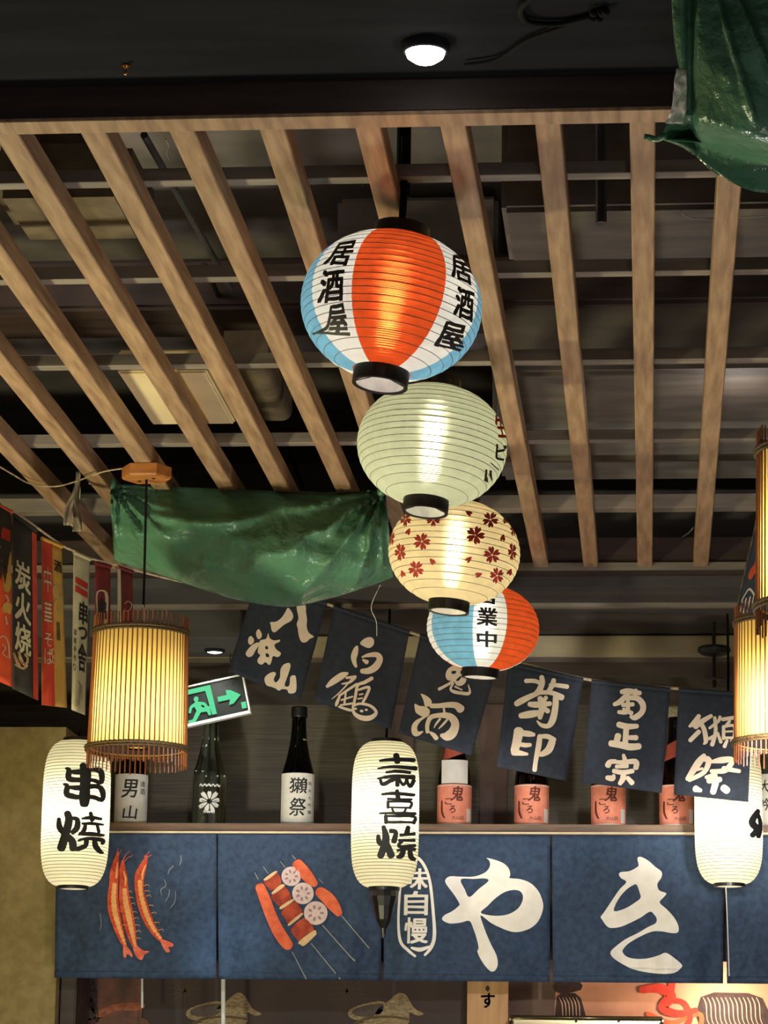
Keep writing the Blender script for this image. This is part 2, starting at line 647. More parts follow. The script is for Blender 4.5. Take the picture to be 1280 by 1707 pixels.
# ================================================================== CEILING LATTICE
lat = root('ceiling_lattice', (0, 5.6, ZL), 'brown wooden slat lattice hanging under the dark ceiling void', 'ceiling lattice')
SL = [((0, 740), (185, 935)), ((0, 606), (182, 830)), ((32, 480), (230, 760)), ((10, 225), (362, 790)), ((152, 218), (455, 790)), ((301, 216), (565, 800)),
      ((452, 212), (525, 440)), ((612, 210), (649, 360)), ((755, 210), (902, 945)), ((913, 205), (985, 945)), ((1071, 220), (1075, 945)), ((1216, 305), (1168, 947))]
YN, YF = YB_, PZ(900, 947, ZL).y
for a, b in SL:
    A, B = PZ(a[0], a[1], ZL), PZ(b[0], b[1], ZL)
    sl = (B.x - A.x) / (B.y - A.y)
    xa, xb = A.x + sl * (YN - A.y), A.x + sl * (YF - A.y)
    V, Fc = prism((xa, YN, ZL + random.uniform(0, 0.002)), (xb, YF, ZL), 0.0385, 0.042)
    fixn(mk('slat', V, Fc, WOOD, lat))
for x0 in (-0.62 - 1.28, -1.98 - .1, 0.98):       # slats beyond the frame edges
    fixn(mk('slat', *prism((x0, YN, ZL), (x0, YF, ZL), 0.0385, 0.042), WOOD, lat))
for py, h, w in ((297, 0.018, 0.03), (460, 0.02, 0.03), (606, 0.02, 0.032), (738, 0.02, 0.03), (852, 0.03, 0.05)):
    y = PZ(900, py, ZL + 0.042).y
    fixn(mk('cross_batten', *prism((-2.4, y, ZL + 0.043), (1.3, y, ZL + 0.043), w, h + 0.004, bev=0.001), BATTEN, lat))
fixn(mk('frame_beam', *boxg(-2.6, 0.40, YA_, YB_, ZL - 0.012, ZL + 0.06, 0.002), WOOD_D, lat))
fixn(mk('frame_trim', *boxg(-2.6, 0.40, YA_ + 0.001, YB_ - 0.001, ZL - 0.017, ZL - 0.011, 0.001), WOOD, lat))
fixn(mk('frame_beam', *boxg(-2.4, 1.25, YF - 0.004, YF + 0.09, ZL - 0.004, ZL + 0.08, 0.002), WOOD_D, lat))
fixn(mk('frame_trim', *boxg(-2.4, 1.25, YF - 0.012, YF - 0.003, ZL - 0.008, ZL + 0.012, 0.001), BATTEN, lat))  # paler strip paints the lit bottom edge of the far beam

# ---- things in the dark void above the slats


def slab(name, x0, x1, y_near, y_far, z, h, mat, label, cat, group=None, bev=0.01):
    """box whose underside spans the given frame rows and columns (measured at its near edge)"""
    A, B = PZ(x0, y_near, z), PZ(x1, y_near, z)
    C = PZ((x0 + x1) / 2, y_far, z)
    o = mk(name, *boxg(A.x, B.x, A.y, C.y, z, z + h, bev), mat, base=((A.x + B.x) / 2, (A.y + C.y) / 2, z))
    return tag(fixn(o), label, cat, group)


slab('access_panel', 196, 345, 622, 708, 3.142, 0.05, BEIGE, 'pale beige access panel above the left slats', 'panel', bev=0.004)
slab('air_duct', -30, 215, 322, 408, 3.22, 0.12, TANM, 'tan boxed air duct with rounded end above the upper left slats', 'duct', bev=0.03)
slab('air_duct', 835, 1330, 352, 440, 3.30, 0.2, DUCT, 'broad brown duct crossing above the upper right slats', 'duct')
slab('air_duct', 835, 1330, 616, 705, 3.28, 0.2, DUCT, 'broad brown duct over the middle of the right slats', 'duct')
slab('air_duct', 820, 1330, 722, 800, 3.26, 0.2, DUCT2, 'olive grey duct over the lower right slats', 'duct')
slab('air_duct', 560, 830, 470, 600, 3.5, 0.2, VOID, 'black duct hidden behind the striped lantern', 'duct')
slab('roof_joist', -100, 1320, 520, 560, 3.42, 0.12, WOOD_D, 'long dark joist crossing the whole void', 'joist')
# rounded metal casing with a quarter-round end, beside the beige panel
A = PZ(402, 618, 3.22)
B = PZ(402, 702, 3.22)
cas = []
for k in range(9):
    a = pi / 2 * k / 8
    cas.append((0.035 + 0.022 * sin(a), 0.022 * (1 - cos(a))))
ring = [(-0.04, 0.0)] + [(x, z) for x, z in cas] + [(0.057, 0.09), (-0.04, 0.09)]
V = [Vector((A.x + x, yy, 3.22 + z)) for yy in (A.y, B.y) for x, z in ring]
n = len(ring)
o = mk('fan_casing', V, [[i, (i + 1) % n, (i + 1) % n + n, i + n] for i in range(n)] + [list(range(n)), list(range(n, 2 * n))], TANM, base=(A.x, A.y, 3.22))
tag(fixn(o), 'tan metal fan casing with rounded edge beside the beige access panel', 'fan casing')
# hanger rods and conduits
for (px, py, z0, z1, r, lab) in ((1002, 372, 3.16, 4.0, 0.010, 'dark hanger rod behind the second slat from the right'),
                                 (672, 330, 3.11, 4.0, 0.012, 'thick black hanger above the striped lantern')):
    A = PZ(px, py, z0)
    tag(fixn(mk('hanger_rod', *tube([(A.x, A.y, z0), (A.x, A.y, z1)], r, 10, 1), STEEL if r == 0.010 else RUBBER, base=(A.x, A.y, z0))), lab, 'hanger rod')
for pts, r, lab in (([(505, 810, 3.45), (430, 640, 3.45), (340, 440, 3.45)], 0.006, 'thin grey conduit running along above the left slats'),
                    ([(385, 480, 3.35), (300, 330, 3.35), (240, 225, 3.35)], 0.007, 'grey conduit above the second and third slats')):
    tag(fixn(mk('conduit', *tube([PZ(*p) for p in pts], r, 8), STEEL)), lab, 'conduit')
for pts, r, lab in (([(985, 28), (930, 40), (880, 36), (868, 14), (890, -8), (905, -30)], 0.0045, 'looped black cable on the black ceiling beside the downlight'),
                    ([(775, 108), (830, 98), (880, 66), (940, 44), (1000, 22)], 0.003, 'thin black cable running from the downlight to the cable knot')):
    tag(fixn(mk('cable', *tube([PZ(x, y, ZL + 0.028) for x, y in pts], r, 8), RUBBER)), lab, 'cable')
A = PZ(1000, 24, ZL + 0.026)
kn = join(*[ball((A.x + random.uniform(-.012, .012), A.y + random.uniform(-.012, .012), A.z + random.uniform(-.004, .004)), 0.006) for _ in range(7)])
tag(fixn(mk('cable_tie', *kn, RUBBER, base=A)), 'lumpy black knot of taped cable ends on the black ceiling', 'cable tie')
wire = tube([PZ(x, y, 3.2) for x, y in ((1135, 352), (1143, 360), (1160, 364), (1200, 364), (1275, 360))], 0.0012, 6)
tag(fixn(mk('loose_wire', *wire, pm('bright_wire', srgb(180, 180, 176), None, 0.3, 20, metal=0.8))), 'bright loose wire end between the two rightmost slats', 'wire')
wire = tube([PZ(x, y, 3.15) for x, y in ((1085, 895), (1120, 902), (1145, 890), (1155, 880))], 0.002, 6)
tag(fixn(mk('loose_wire', *wire, BATTEN)), 'pale wire sagging behind the lower right slats', 'wire')

q = PZ(210, 108, ZL + 0.034)
tag(fixn(mk('sprinkler_head', *lathe([(0.0012, -0.016), (0.004, -0.014), (0.0016, -0.011), (0.0022, -0.004), (0.006, -0.003), (0.006, 0.0)], 14, tuple(q)), pm('brass', srgb(214, 150, 90), None, 0.25, 20, metal=0.9), smooth=True, base=q)), 'tiny brass sprinkler head on the black ceiling at the upper left', 'sprinkler')
tag(fixn(mk('loose_wire', *tube([PZ(x, y, 3.13) for x, y in ((276, 232), (281, 242), (278, 254), (283, 268))], 0.0012, 6), bpy.data.materials['bright_wire'])), 'bright loose wire end between the second and third full slats', 'wire')

# ================================================================== DOWNLIGHTS
LEDM = emit('led_face', (1.0, 0.98, 0.9, 1), 14)


def downlight(c, r, label, body=0.03, e=6, out=0.012):
    d = root('downlight', c, label, 'downlight')
    fixn(mk('trim_ring', *lathe([(r * 0.86, 0), (r * 0.9, -0.008), (r * 1.0, -0.006), (r * 1.08, 0.0), (r * 1.1, body), (r * 0.8, body)], 32, c, False), CEILD, d, True))
    fixn(mk('lens', *lathe([(0.001, -out), (r * 0.5, -out * 0.93), (r * 0.8, -out * 0.6), (r * 0.9, -0.001), (r * 0.9, 0.004)], 32, c), LEDM, d, True))
    spot('downlight_beam', (c[0], c[1], c[2] - 0.03), (c[0], c[1], 0), e, (1, 0.95, 0.86), 120, 0.7, 0.02)
    return d


c = PZ(709, 80, ZL + 0.028)
downlight((c.x, c.y, c.z), 0.0325, 'bright round white downlight in the black ceiling', 0.03, 10, 0.022)
c = P(358, 1084, 7.78)
struct(mk('trim_8', *boxg(-3.0, P(418, 1084, 7.78).x, 7.58, 7.9, c.z + 0.002, 3.039, 0.003), bpy.data.materials['soffit_dark']))
downlight((c.x, c.y, c.z), 0.027, 'small glowing downlight beside the green exit sign', 0.03, 6, 0.008)

# ================================================================== GREEN TARPS
m = pm('green_tarp', srgb(106, 156, 124), srgb(84, 132, 100), 0.24, 5, bump=0.0, spec=0.5)
nt = m.node_tree
b = nt.nodes['Principled BSDF']
tc = nt.nodes.new('ShaderNodeTexCoord')
n1 = nt.nodes.new('ShaderNodeTexNoise')
n1.inputs['Scale'].default_value, n1.inputs['Detail'].default_value, n1.inputs['Distortion'].default_value = 15, 5, 0.15
nt.links.new(tc.outputs['Object'], n1.inputs['Vector'])
bp = nt.nodes.new('ShaderNodeBump')
bp.inputs['Strength'].default_value, bp.inputs['Distance'].default_value = 0.75, 0.025
nt.links.new(n1.outputs['Fac'], bp.inputs['Height'])
nt.links.new(bp.outputs[0], b.inputs['Normal'])
tl = nt.nodes.new('ShaderNodeBsdfTranslucent')
tl.inputs[0].default_value = srgb(90, 150, 104)
mx = nt.nodes.new('ShaderNodeMixShader')
mx.inputs[0].default_value = 0.15
out = nt.nodes['Material Output']
nt.links.new(b.outputs[0], mx.inputs[1])
nt.links.new(tl.outputs[0], mx.inputs[2])
nt.links.new(mx.outputs[0], out.inputs[0])
TARP = m


def interp(pts, u):
    x = u * (len(pts) - 1)
    i = min(int(x), len(pts) - 2)
    t = x - i
    p0, p1, p2, p3 = pts[max(i - 1, 0)], pts[i], pts[i + 1], pts[min(i + 2, len(pts) - 1)]
    return tuple(0.5 * ((2 * b_) + (c_ - a_) * t + (2 * a_ - 5 * b_ + 4 * c_ - d_) * t * t + (3 * b_ - a_ - 3 * c_ + d_) * t ** 3) for a_, b_, c_, d_ in zip(p0, p1, p2, p3))


TOP = [(183, 806), (250, 810), (330, 813), (410, 816), (490, 820), (560, 822), (612, 818), (642, 818)]
BOT = [(190, 936), (250, 954), (320, 978), (400, 1002), (480, 1013), (545, 1000), (605, 982), (656, 964)]


def tarp1(u, v):
    tx, ty = interp(TOP, u)
    bx, by = interp(BOT, u)
    if v <= 0.72:
        w = v / 0.72
        x, y = tx + (bx - tx) * w, ty + (by - ty) * w
        Y = 6.33 - 0.16 * sin(pi * w * 0.8) * (0.35 + 0.65 * sin(pi * u)) + 0.16 * w * w
    else:                                    # the sheet turns under and climbs back to the rear slats
        w = (v - 0.72) / 0.28
        x, y = bx + (tx - bx) * w * 0.4, by + (ty - by) * w * 0.35
        Y = 6.33 - 0.16 * sin(pi * 0.8) * (0.35 + 0.65 * sin(pi * u)) + 0.16 + 0.45 * w
    # creases fanning out of the two tied corners
    for cx, cy, ph in ((188, 812, 0.0), (636, 822, 1.7)):
        d = sqrt((x - cx) ** 2 + (y - cy) ** 2)
        a = atan2(y - cy, abs(x - cx) + 1e-3)
        fade = math.exp(-d / (110.0 if cx < 400 else 210.0)) * min(d / 14.0, 1.0)
        Y += fade * 0.06 * (abs(sin(a * 8.5 + ph + 0.8 * noise.noise(Vector((d * 0.02, a * 2, ph))))) ** 0.6 - 0.6)
    Y += 0.012 * noise.noise(Vector((x * 0.012, y * 0.03, 3.1))) + 0.004 * noise.noise(Vector((x * 0.05, y * 0.07, 8.3)))
    # one long horizontal swag fold under the top hem
    Y -= 0.035 * math.exp(-((y - (838 + 34 * sin(pi * min(max((x - 200) / 300, 0), 1)))) / 9.0) ** 2) * sin(pi * min(max((x - 190) / 330, 0), 1))
    return P(x, y, Y)


t1 = root('tarp', P(420, 1005, 6.3), 'green plastic tarp sagging under the slats behind the bamboo lamp cord', 'tarp')
mk('sheet', *sheetg(tarp1, 96, 48, 0.0012), TARP, t1, True)
for cx, cy in ((186, 806), (636, 819)):
    c0 = P(cx, cy, 6.31)
    fixn(mk('knot', *ball((c0.x, c0.y, c0.z), 0.011, 12, 8, 1.2), TARP, t1, True))
fixn(mk('tie_cord', *tube([P(184, 806, 6.31), P(165, 807, 6.31), P(148, 806, 6.3)], 0.002, 6), CORDW, t1))
fixn(mk('tie_cord', *tube([P(640, 818, 6.31), P(655, 800, 6.32), P(660, 780, 6.35)], 0.0015, 6), CORDW, t1))
fixn(mk('loose_thread', *tube([P(x, y, 6.4) for x, y in ((634, 975), (622, 1000), (619, 1016), (627, 1036), (628, 1060))], 0.0009, 6), WHITEP, t1))

L2 = [(1119, -60), (1119, 20), (1121, 80), (1126, 130), (1135, 175), (1128, 205), (1098, 231)]


def tarp2(u, v):
    """u: left to right, v: top to bottom then under"""
    if v <= 0.75:
        w = v / 0.75
        lx, ly = interp(L2, w)
        bx, by = interp([(1098, 231), (1140, 246), (1190, 286), (1240, 314), (1290, 322), (1350, 316), (1430, 300)], u)
        tx = 1119 + (1430 - 1119) * u
        x = tx + (bx - tx) * w + (lx - (1119 + (1098 - 1119) * w)) * (1 - u) ** 3
        y = -60 + (by + 60) * w
        Y = 3.56 + 0.10 * w - 0.05 * sin(pi * min(w * 1.05, 1)) * sin(pi * min(u * 1.2, 1))
        # left vertical fold and belly line
        Y += 0.035 * math.exp(-((x - 1150) / 7.0) ** 2) * (1 if w < 0.93 else 0.3)
        Y += 0.13 * min(max((y - (196 + (x - 1150) * 0.30)) / 44.0, 0), 1) * min(max((x - 1100) / 40, 0), 1)
        Y -= 0.012 * math.exp(-(((x - 1215) - (y - 60) * 0.3) / 5.0) ** 2) * (1 if y < 210 else 0)
        Y -= 0.012 * math.exp(-(((x - 1240) - (y - 20) * 0.45) / 5.0) ** 2) * (1 if y < 160 else 0)
    else:
        w = (v - 0.75) / 0.25
        bx, by = interp([(1098, 231), (1140, 246), (1190, 286), (1240, 314), (1290, 322), (1350, 316), (1430, 300)], u)
        x, y = bx + 70 * w, by - 90 * w * min(u * 3, 1) + 6 * w
        Y = 3.66 + 0.13 * min(u * 4, 1) + 0.2 * w * sin(pi * min(u + .1, 1)) + 0.03 * w
    Y += 0.006 * noise.noise(Vector((x * 0.02, y * 0.02, 5.0)))
    return P(x, y, Y)


t2 = root('tarp', P(1250, 318, 3.8), 'large dark green tarp bulging down from the ceiling at the upper right', 'tarp')
mk('sheet', *sheetg(tarp2, 64, 72, 0.0012), TARP, t2, True)
fixn(mk('tie_end', *tube([P(1108, 226, 3.66), P(1095, 232, 3.67), P(1080, 229, 3.68), P(1074, 228, 3.68)], 0.0045, 8), TARP, t2, True))
LITFOLD = pm('lit_fold_pale', srgb(252, 246, 226), srgb(176, 196, 164), 0.4, 60, bump=0.5, lo=0.42, hi=0.58)


def patchf(u, v):
    x = 1123 + 22 * u + (4 - 10 * v) * (1 - u) - 26 * max(v - .72, 0)
    y = 114 + 92 * v
    p = P(x, y, 3.535 + 0.09 * max(v - .1, 0) * .6 + 0.014 * u + 0.006 * noise.noise(Vector((u * 3, v * 7, 1.0))))
    return p


mk('lit_fold_strip', *sheetg(patchf, 8, 26, 0.001), LITFOLD, t2, True)['label'] = 'crumpled pale strip showing the lit fold along the tarp edge'  # pale strip paints the lit fold at the tarp's left edge

# ================================================================== LANTERNS
WP = paper('white_lantern_paper', srgb(232, 236, 226), 0.10, 0.5)
RP = paper('red_lantern_paper', srgb(236, 92, 40), 0.16, 0.5, 0.12)
BP = paper('blue_lantern_paper', srgb(122, 186, 216), 0.08, 0.45, 0.10)
GP = paper('greenish_lantern_paper', srgb(204, 208, 180), 0.16, 0.5)
YP = paper('cream_lantern_paper', srgb(226, 210, 166), 0.14, 0.5)
LP_ = paper('long_lantern_paper', srgb(250, 244, 214), 0.0, 0.6, 0.02)
RIBM = pm('rib_wire', srgb(120, 112, 92), srgb(90, 84, 70), 0.6, 50)
INNERW = pm('ring_inner_white', srgb(236, 232, 224), None, 0.6, 30)


def bulbmat(s, col=(1.0, 0.94, 0.80, 1)):
    return emit('bulb_glow', col, s)


class Lantern:
    def __init__(self, name, label, px, py, Y, Rpx, Hpx, ringpx, ribs, tilt, back, bulb, kind='round', group=None, bulbpos=0.0):
        self.k = Y / F * 1.0
        c = P(px, py, Y)
        # metric scale at this depth (distance along the view axis)
        self.m = (c - EYE).dot(FW) / F
        self.R, self.H, self.rr = Rpx * self.m, Hpx * self.m, ringpx * self.m
        self.px, self.py, self.Rpx, self.Hpx = px, py, Rpx, Hpx
        self.kind, self.ribs = kind, ribs
        self.o = root(name, c, label, 'lantern', group, local=True)
        v = (EYE - c)
        az = atan2(v.x, -v.y)                       # turn local -Y to the camera
        fwd = Vector((-v.x, -v.y, 0)).normalized()
        side = Vector((fwd.y, -fwd.x, 0))
        self.o.matrix_world = Matrix.Translation(c) @ Matrix.Rotation(tilt, 4, fwd) @ Matrix.Rotation(back, 4, side) @ Matrix.Rotation(az, 4, 'Z')
        self.tilt = tilt
        self.bulb, self.bulbpos = bulb, bulbpos
        # elevation: image rows shear with the longitude because the camera looks up
        self.el = atan2((c - EYE).z, sqrt((c - EYE).x ** 2 + (c - EYE).y ** 2)) - back

    def prof(self, t):
        t = max(-1, min(1, t))
        if self.kind == 'round':
            e = sqrt(max(1 - (t * 0.955) ** 2, 0))
            e = e ** 0.94
            return self.rr + (self.R - self.rr) * (e - 0.28) / (1 - 0.28) if e > 0.28 else self.rr
        return self.rr + (self.R - self.rr) * max(1 - abs(t) ** 5.0, 0) ** 0.52

    def surf(self, lon, t, off=0.0):
        f = (t + 1) / 2 * self.ribs
        bulge = (0.011 if self.kind == 'round' else 0.007) * self.R
        r = self.prof(t) + (bulge + off if off else bulge * abs(sin(pi * f)) ** 0.7)
        return Vector((r * sin(lon), -r * cos(lon), t * self.H))

    def at(self, x, y, off=0.0007):
        """frame point on the lantern's visible face -> local point"""
        dx, dy = x - self.px, self.py - y
        a = dx * cos(self.tilt) - dy * sin(self.tilt)
        b = dx * sin(self.tilt) + dy * cos(self.tilt)
        # iterate: b = t*Hpx*cos(el) + r*cos(lon)*sin(el)
        t = b / self.Hpx
        lon = 0.0
        for _ in range(6):
            r = self.prof(t) / self.m
            lon = asin(max(-0.985, min(0.985, a / max(r, 1))))
            t = max(-.97, min(.97, (b - r * cos(lon) * sin(self.el)) / (self.Hpx * cos(self.el))))
        return self.surf(lon, t, off)

    def build(self, gores, mats, nlon=72, bulb_r=0.016):
        n = nlon
        per = 4
        rows = self.ribs * per
        V, Fc, fm = [], [], []
        for j in range(rows + 1):
            for i in range(n):
                V.append(self.surf(2 * pi * i / n, -1 + 2 * j / rows))
        for j in range(rows):
            for i in range(n):
                Fc.append([j * n + i, j * n + (i + 1) % n, (j + 1) * n + (i + 1) % n, (j + 1) * n + i])
                fm.append(gores((360 * (i + 0.5) / n + 180) % 360 - 180))
        mk('paper_shade', V, Fc, mats, self.o, True, fmat=fm)
        rb = join(*[torus(self.prof(-1 + 2 * k / self.ribs) + 0.0002, 0.0007, (-1 + 2 * k / self.ribs) * self.H, 48, 4) for k in range(1, self.ribs)])
        rib = mk('wire_rib', *rb, RIBM, self.o)
        rib['kind'] = 'stuff'
        r, H = self.rr, self.H
        hh = 0.16 * self.R if self.kind == 'round' else 0.09 * self.R
        for s in (-1, 1):
            z0, z1 = s * (H + hh), s * (H - 0.01 * self.R)
            prof = [(r * 0.93, z1), (r * 1.09, z1), (r * 1.08, z0), (r * 0.93, z0), (r * 0.93, z1)]
            rg = fixn(mk('end_ring', *lathe(prof, 40, (0, 0, 0), False), BLACK, self.o))
            if s == -1:
                fixn(mk('ring_lining', *lathe([(r * 0.925, z1 + 0.002), (r * 0.925, z0 + 0.002)], 40, (0, 0, 0), False), INNERW, rg))
                # wire bail across the opening
                fixn(mk('wire_bail', *tube([(-r * .93, 0, z0 + .003), (-r * .4, 0, z0 + .012), (0, 0, z0 + .02), (r * .4, 0, z0 + .012), (r * .93, 0, z0 + .003)], 0.0008, 6), BLACK, rg))
        fixn(mk('top_plate', *lathe([(0.002, H + hh * 0.6), (r * .93, H + hh * 0.6), (r * .93, H + hh * 0.8), (0.002, H + hh * 0.8)], 32), BLACK, self.o))
        if self.bulb:
            sk = fixn(mk('socket', *lathe([(0.004, self.bulbpos + bulb_r * 2.1), (0.012, self.bulbpos + bulb_r * 2.0), (0.012, H * .5 + bulb_r * 3), (0.004, H + hh * .6)], 16), WHITEP, self.o))
            fixn(mk('bulb', *ball((0, 0, self.bulbpos), bulb_r, 16, 10, 2.0 if self.kind == 'round' else 1.4), self.bulb, sk, True))
        return self

    def hang(self, topz, r=0.0035, mat=None):
        """cord from the top plate up to a height in the room, along the lantern's lean then straight"""
        M_ = self.o.matrix_world
        a = Vector((0, 0, self.H))
        wtop = M_ @ Vector((0, 0, self.H * 1.05))
        b = M_.inverted() @ Vector((wtop.x + 0.004, wtop.y, topz))
        fixn(mk('hanging_cord', *tube([a, a.lerp(b, 0.5) + Vector((0.002, 0, 0)), b], r, 8), mat or RUBBER, self.o))

    def text(self, ch, q, mat=INK, bold=0.055, name='character'):
        g = quad(glyph(ch, bold, 7), *q)
        return decal(name, g, self.at, mat, self.o)


def striped(red0, red1, w1, b1):
    # repeating gores: red, white, blue, white with a period of 180 degrees
    def f(lon):
        x = (lon - red0) % 180
        if x < red1 - red0:
            return 1
        if x < w1 - red0:
            return 0
        if x < b1 - red0:
            return 2
        return 0
    return f


T = radians
L1 = Lantern('round_lantern', 'nearest round lantern, striped orange, white and blue, black brush characters', 652, 510, 4.36, 150, 117, 43, 20, T(7), T(-3), bulbmat(60, (1.0, 0.97, 0.9, 1)), group='round paper lanterns in a row')
L1.build(striped(-22.5, 35, 70, 120), [WP, RP, BP])
L1.hang(ZL + 0.12, 0.006)
for ch, q in (('居', ((566, 409), (599, 404), (586, 446), (545, 444))), ('酒', ((545, 455), (580, 452), (579, 503), (536, 508))), ('屋', ((556, 513), (581, 508), (592, 563), (546, 563))),
              ('居', ((750, 425), (779, 433), (785, 476), (753, 462))), ('酒', ((762, 478), (788, 486), (786, 536), (755, 524))), ('屋', ((741, 534), (776, 543), (762, 588), (722, 576)))):
    L1.text(ch, q)

L2_ = Lantern('round_lantern', 'pale green white round lantern with red and black characters at its side', 720, 743, 5.27, 124, 97, 35, 18, T(5), T(-4), bulbmat(56), group='round paper lanterns in a row')
L2_.build(lambda a: 0, [GP])
L2_.hang(ZL + 0.06)
for ch, q, mt in (('生', ((820, 690), (838, 690), (843, 728), (829, 728)), RED), ('ビ', ((826, 738), (843, 742), (842, 768), (824, 764)), INK),
                  ('ー', ((818, 764), (832, 776), (826, 788), (816, 778)), INK), ('ル', ((803, 780), (826, 786), (820, 808), (800, 802)), INK)):
    L2_.text(ch, q, mt, 0.05)

L3 = Lantern('round_lantern', 'cream round lantern scattered with red cherry blossoms', 757, 921, 5.94, 109, 84, 31.5, 16, T(5), T(0), bulbmat(56), group='round paper lanterns in a row')
L3.build(lambda a: 0, [YP])
L3.hang(ZL + 0.06)


def petal(cx, cy, L, w, ang, notch=0.22):
    pts = [(0, 0), (0.3, 0.32), (0.7, 0.5), (1.0, 0.26), (1 - notch, 0), (1.0, -0.26), (0.7, -0.5), (0.3, -0.32)]
    return outline([(cx + (x * L) * cos(ang) - y * w * sin(ang), cy + (x * L) * sin(ang) + y * w * cos(ang)) for x, y in pts], (), 3)


for fx, fy, s, sx in ((463, 897, 42, 1), (735, 862, 45, 1), (810, 780, 40, .95), (820, 963, 42, .95), (350, 952, 44, .66), (433, 1040, 42, .92), (845, 1070, 40, .85), (923, 945, 44, .48), (375, 780, 36, .8), (300, 875, 42, .42), (928, 825, 40, .4), (520, 783, 34, 1)):
    ph = random.uniform(0, 1.2)
    g = join(*[petal(3 * cos(ph + k * 2 * pi / 5), 3 * sin(ph + k * 2 * pi / 5), s, s * 0.72, ph + k * 2 * pi / 5) for k in range(5)])
    g = ([(fx + x * sx, fy + y) for x, y in g[0]], g[1])
    decal('blossom', xf(g, 3.16, 560, 620), L3.at, FLRED, L3.o)
for fx, fy, a in ((393, 843, 2.0), (515, 997, 0.9), (705, 985, 2.4), (755, 1065, 2.8), (875, 870, 1.7), (697, 745, .6), (362, 1062, 1.2), (885, 778, 1.3), (912, 1048, 2.0)):
    g = petal(fx - 16 * cos(a), fy - 16 * sin(a), 38, 26, a)
    decal('petal', xf(g, 3.16, 560, 620), L3.at, FLRED, L3.o)

L4 = Lantern('round_lantern', 'smallest round lantern, blue, white and orange red, above the dark flags', 805, 1047, 7.03, 93, 69, 28.5, 15, T(3), T(2), bulbmat(56), group='round paper lanterns in a row')
L4.build(striped(27.5, 92, 115, 168), [WP, RP, BP])
L4.hang(ZL + 0.02)
for ch, q in (('営', ((795, 980), (828, 984), (826, 1008), (794, 1005))), ('業', ((798, 1013), (829, 1015), (828, 1044), (796, 1042))), ('中', ((796, 1052), (828, 1053), (826, 1079), (798, 1077)))):
    L4.text(ch, q)

# ---- tall cylindrical white lanterns
LG = 'tall white paper lanterns'
KUSHI = [[(455, 345, 50), (485, 420, 84), (485, 560, 76), (485, 660, 84), (485, 730, 70)], [(290, 380, 18), (320, 400, 40), (322, 480, 46), (400, 495, 38), (480, 490, 36)],
         [(340, 412, 28), (430, 412, 44), (530, 388, 28), (620, 390, 44), (648, 440, 46), (640, 510, 36), (560, 492, 28), (490, 490, 30)],
         [(275, 540, 18), (308, 560, 38), (310, 640, 46), (400, 665, 38), (470, 660, 30)], [(330, 570, 26), (430, 572, 40), (600, 552, 36), (660, 600, 46), (660, 685, 34), (580, 664, 34), (490, 660, 30)]]
YAKI = [[(240, 890, 30), (250, 970, 46), (290, 1020, 46)], [(320, 830, 50), (340, 900, 58), (310, 1050, 62), (275, 1180, 64)], [(360, 880, 26), (420, 890, 36), (422, 970, 46), (380, 1020, 36)],
        [(330, 1060, 46), (380, 1110, 56), (392, 1180, 56)], [(550, 822, 28), (570, 890, 36)], [(470, 880, 16), (560, 865, 28), (660, 880, 20)], [(470, 932, 14), (560, 926, 26), (680, 936, 16)],
        [(505, 935, 24), (490, 1000, 34), (440, 1045, 12)], [(450, 1032, 24), (570, 1032, 34), (690, 1042, 20)], [(620, 940, 24), (640, 1010, 26)], [(440, 1098, 16), (540, 1076, 26), (680, 1092, 34), (676, 1125, 26)],
        [(520, 1086, 36), (510, 1150, 36), (430, 1185, 36)], [(600, 1086, 34), (612, 1150, 44), (660, 1205, 34), (690, 1218, 16)]]


def tall(label, px, py, Y, b, bp):
    l = Lantern('tall_lantern', label, px, py, Y, 56, 121, 24, 46, T(0), T(0), bulbmat(b), 'tall', LG, bp)
    l.build(lambda a: 0, [LP_], 64, 0.02)
    return l


TL1 = tall('tall white lantern with two black characters beside the olive wall', 126.5, 1356, 7.55, 75, 0.0)
TL1.hang(3.04)
for s in KUSHI:
    decal('brush_mark', strokes([s], 6.1, 60, 1220, 1.35), TL1.at, INK, TL1.o)
for s in YAKI:
    decal('brush_mark', strokes([s], 6.1, 60, 1220, 1.35), TL1.at, INK, TL1.o)
TL2 = tall('tall white lantern with three black characters hanging in front of the curtain', 642, 1358, 7.55, 75, 0.02)
TL2.hang(3.04)
JU = [[(295, 235, 14), (380, 225, 22), (560, 222, 26)], [(420, 190, 36), (430, 240, 36)], [(280, 295, 10), (400, 280, 20), (575, 290, 26)], [(345, 325, 14), (440, 314, 20), (530, 322, 18)], [(280, 375, 12), (400, 355, 22), (560, 360, 28)],
      [(300, 382, 18), (320, 420, 22), (390, 384, 26), (440, 374, 18)], [(432, 370, 22), (432, 425, 26)], [(440, 374, 20), (480, 420, 18), (508, 374, 18)], [(500, 374, 18), (530, 432, 22), (560, 384, 26)]]
KI = [[(315, 497, 14), (400, 490, 20), (565, 497, 18)], [(430, 468, 24), (440, 530, 30)], [(360, 533, 14), (545, 533, 14)], [(362, 552, 18), (362, 600, 18)], [(362, 553, 13), (535, 553, 16), (532, 600, 18)], [(362, 598, 12), (532, 598, 12)],
      [(395, 610, 14), (405, 632, 14)], [(500, 610, 14), (488, 632, 14)], [(300, 646, 12), (400, 642, 16), (575, 644, 20)], [(346, 664, 22), (350, 716, 24)], [(346, 666, 14), (560, 666, 18), (563, 716, 24)], [(352, 712, 14), (560, 712, 14)]]
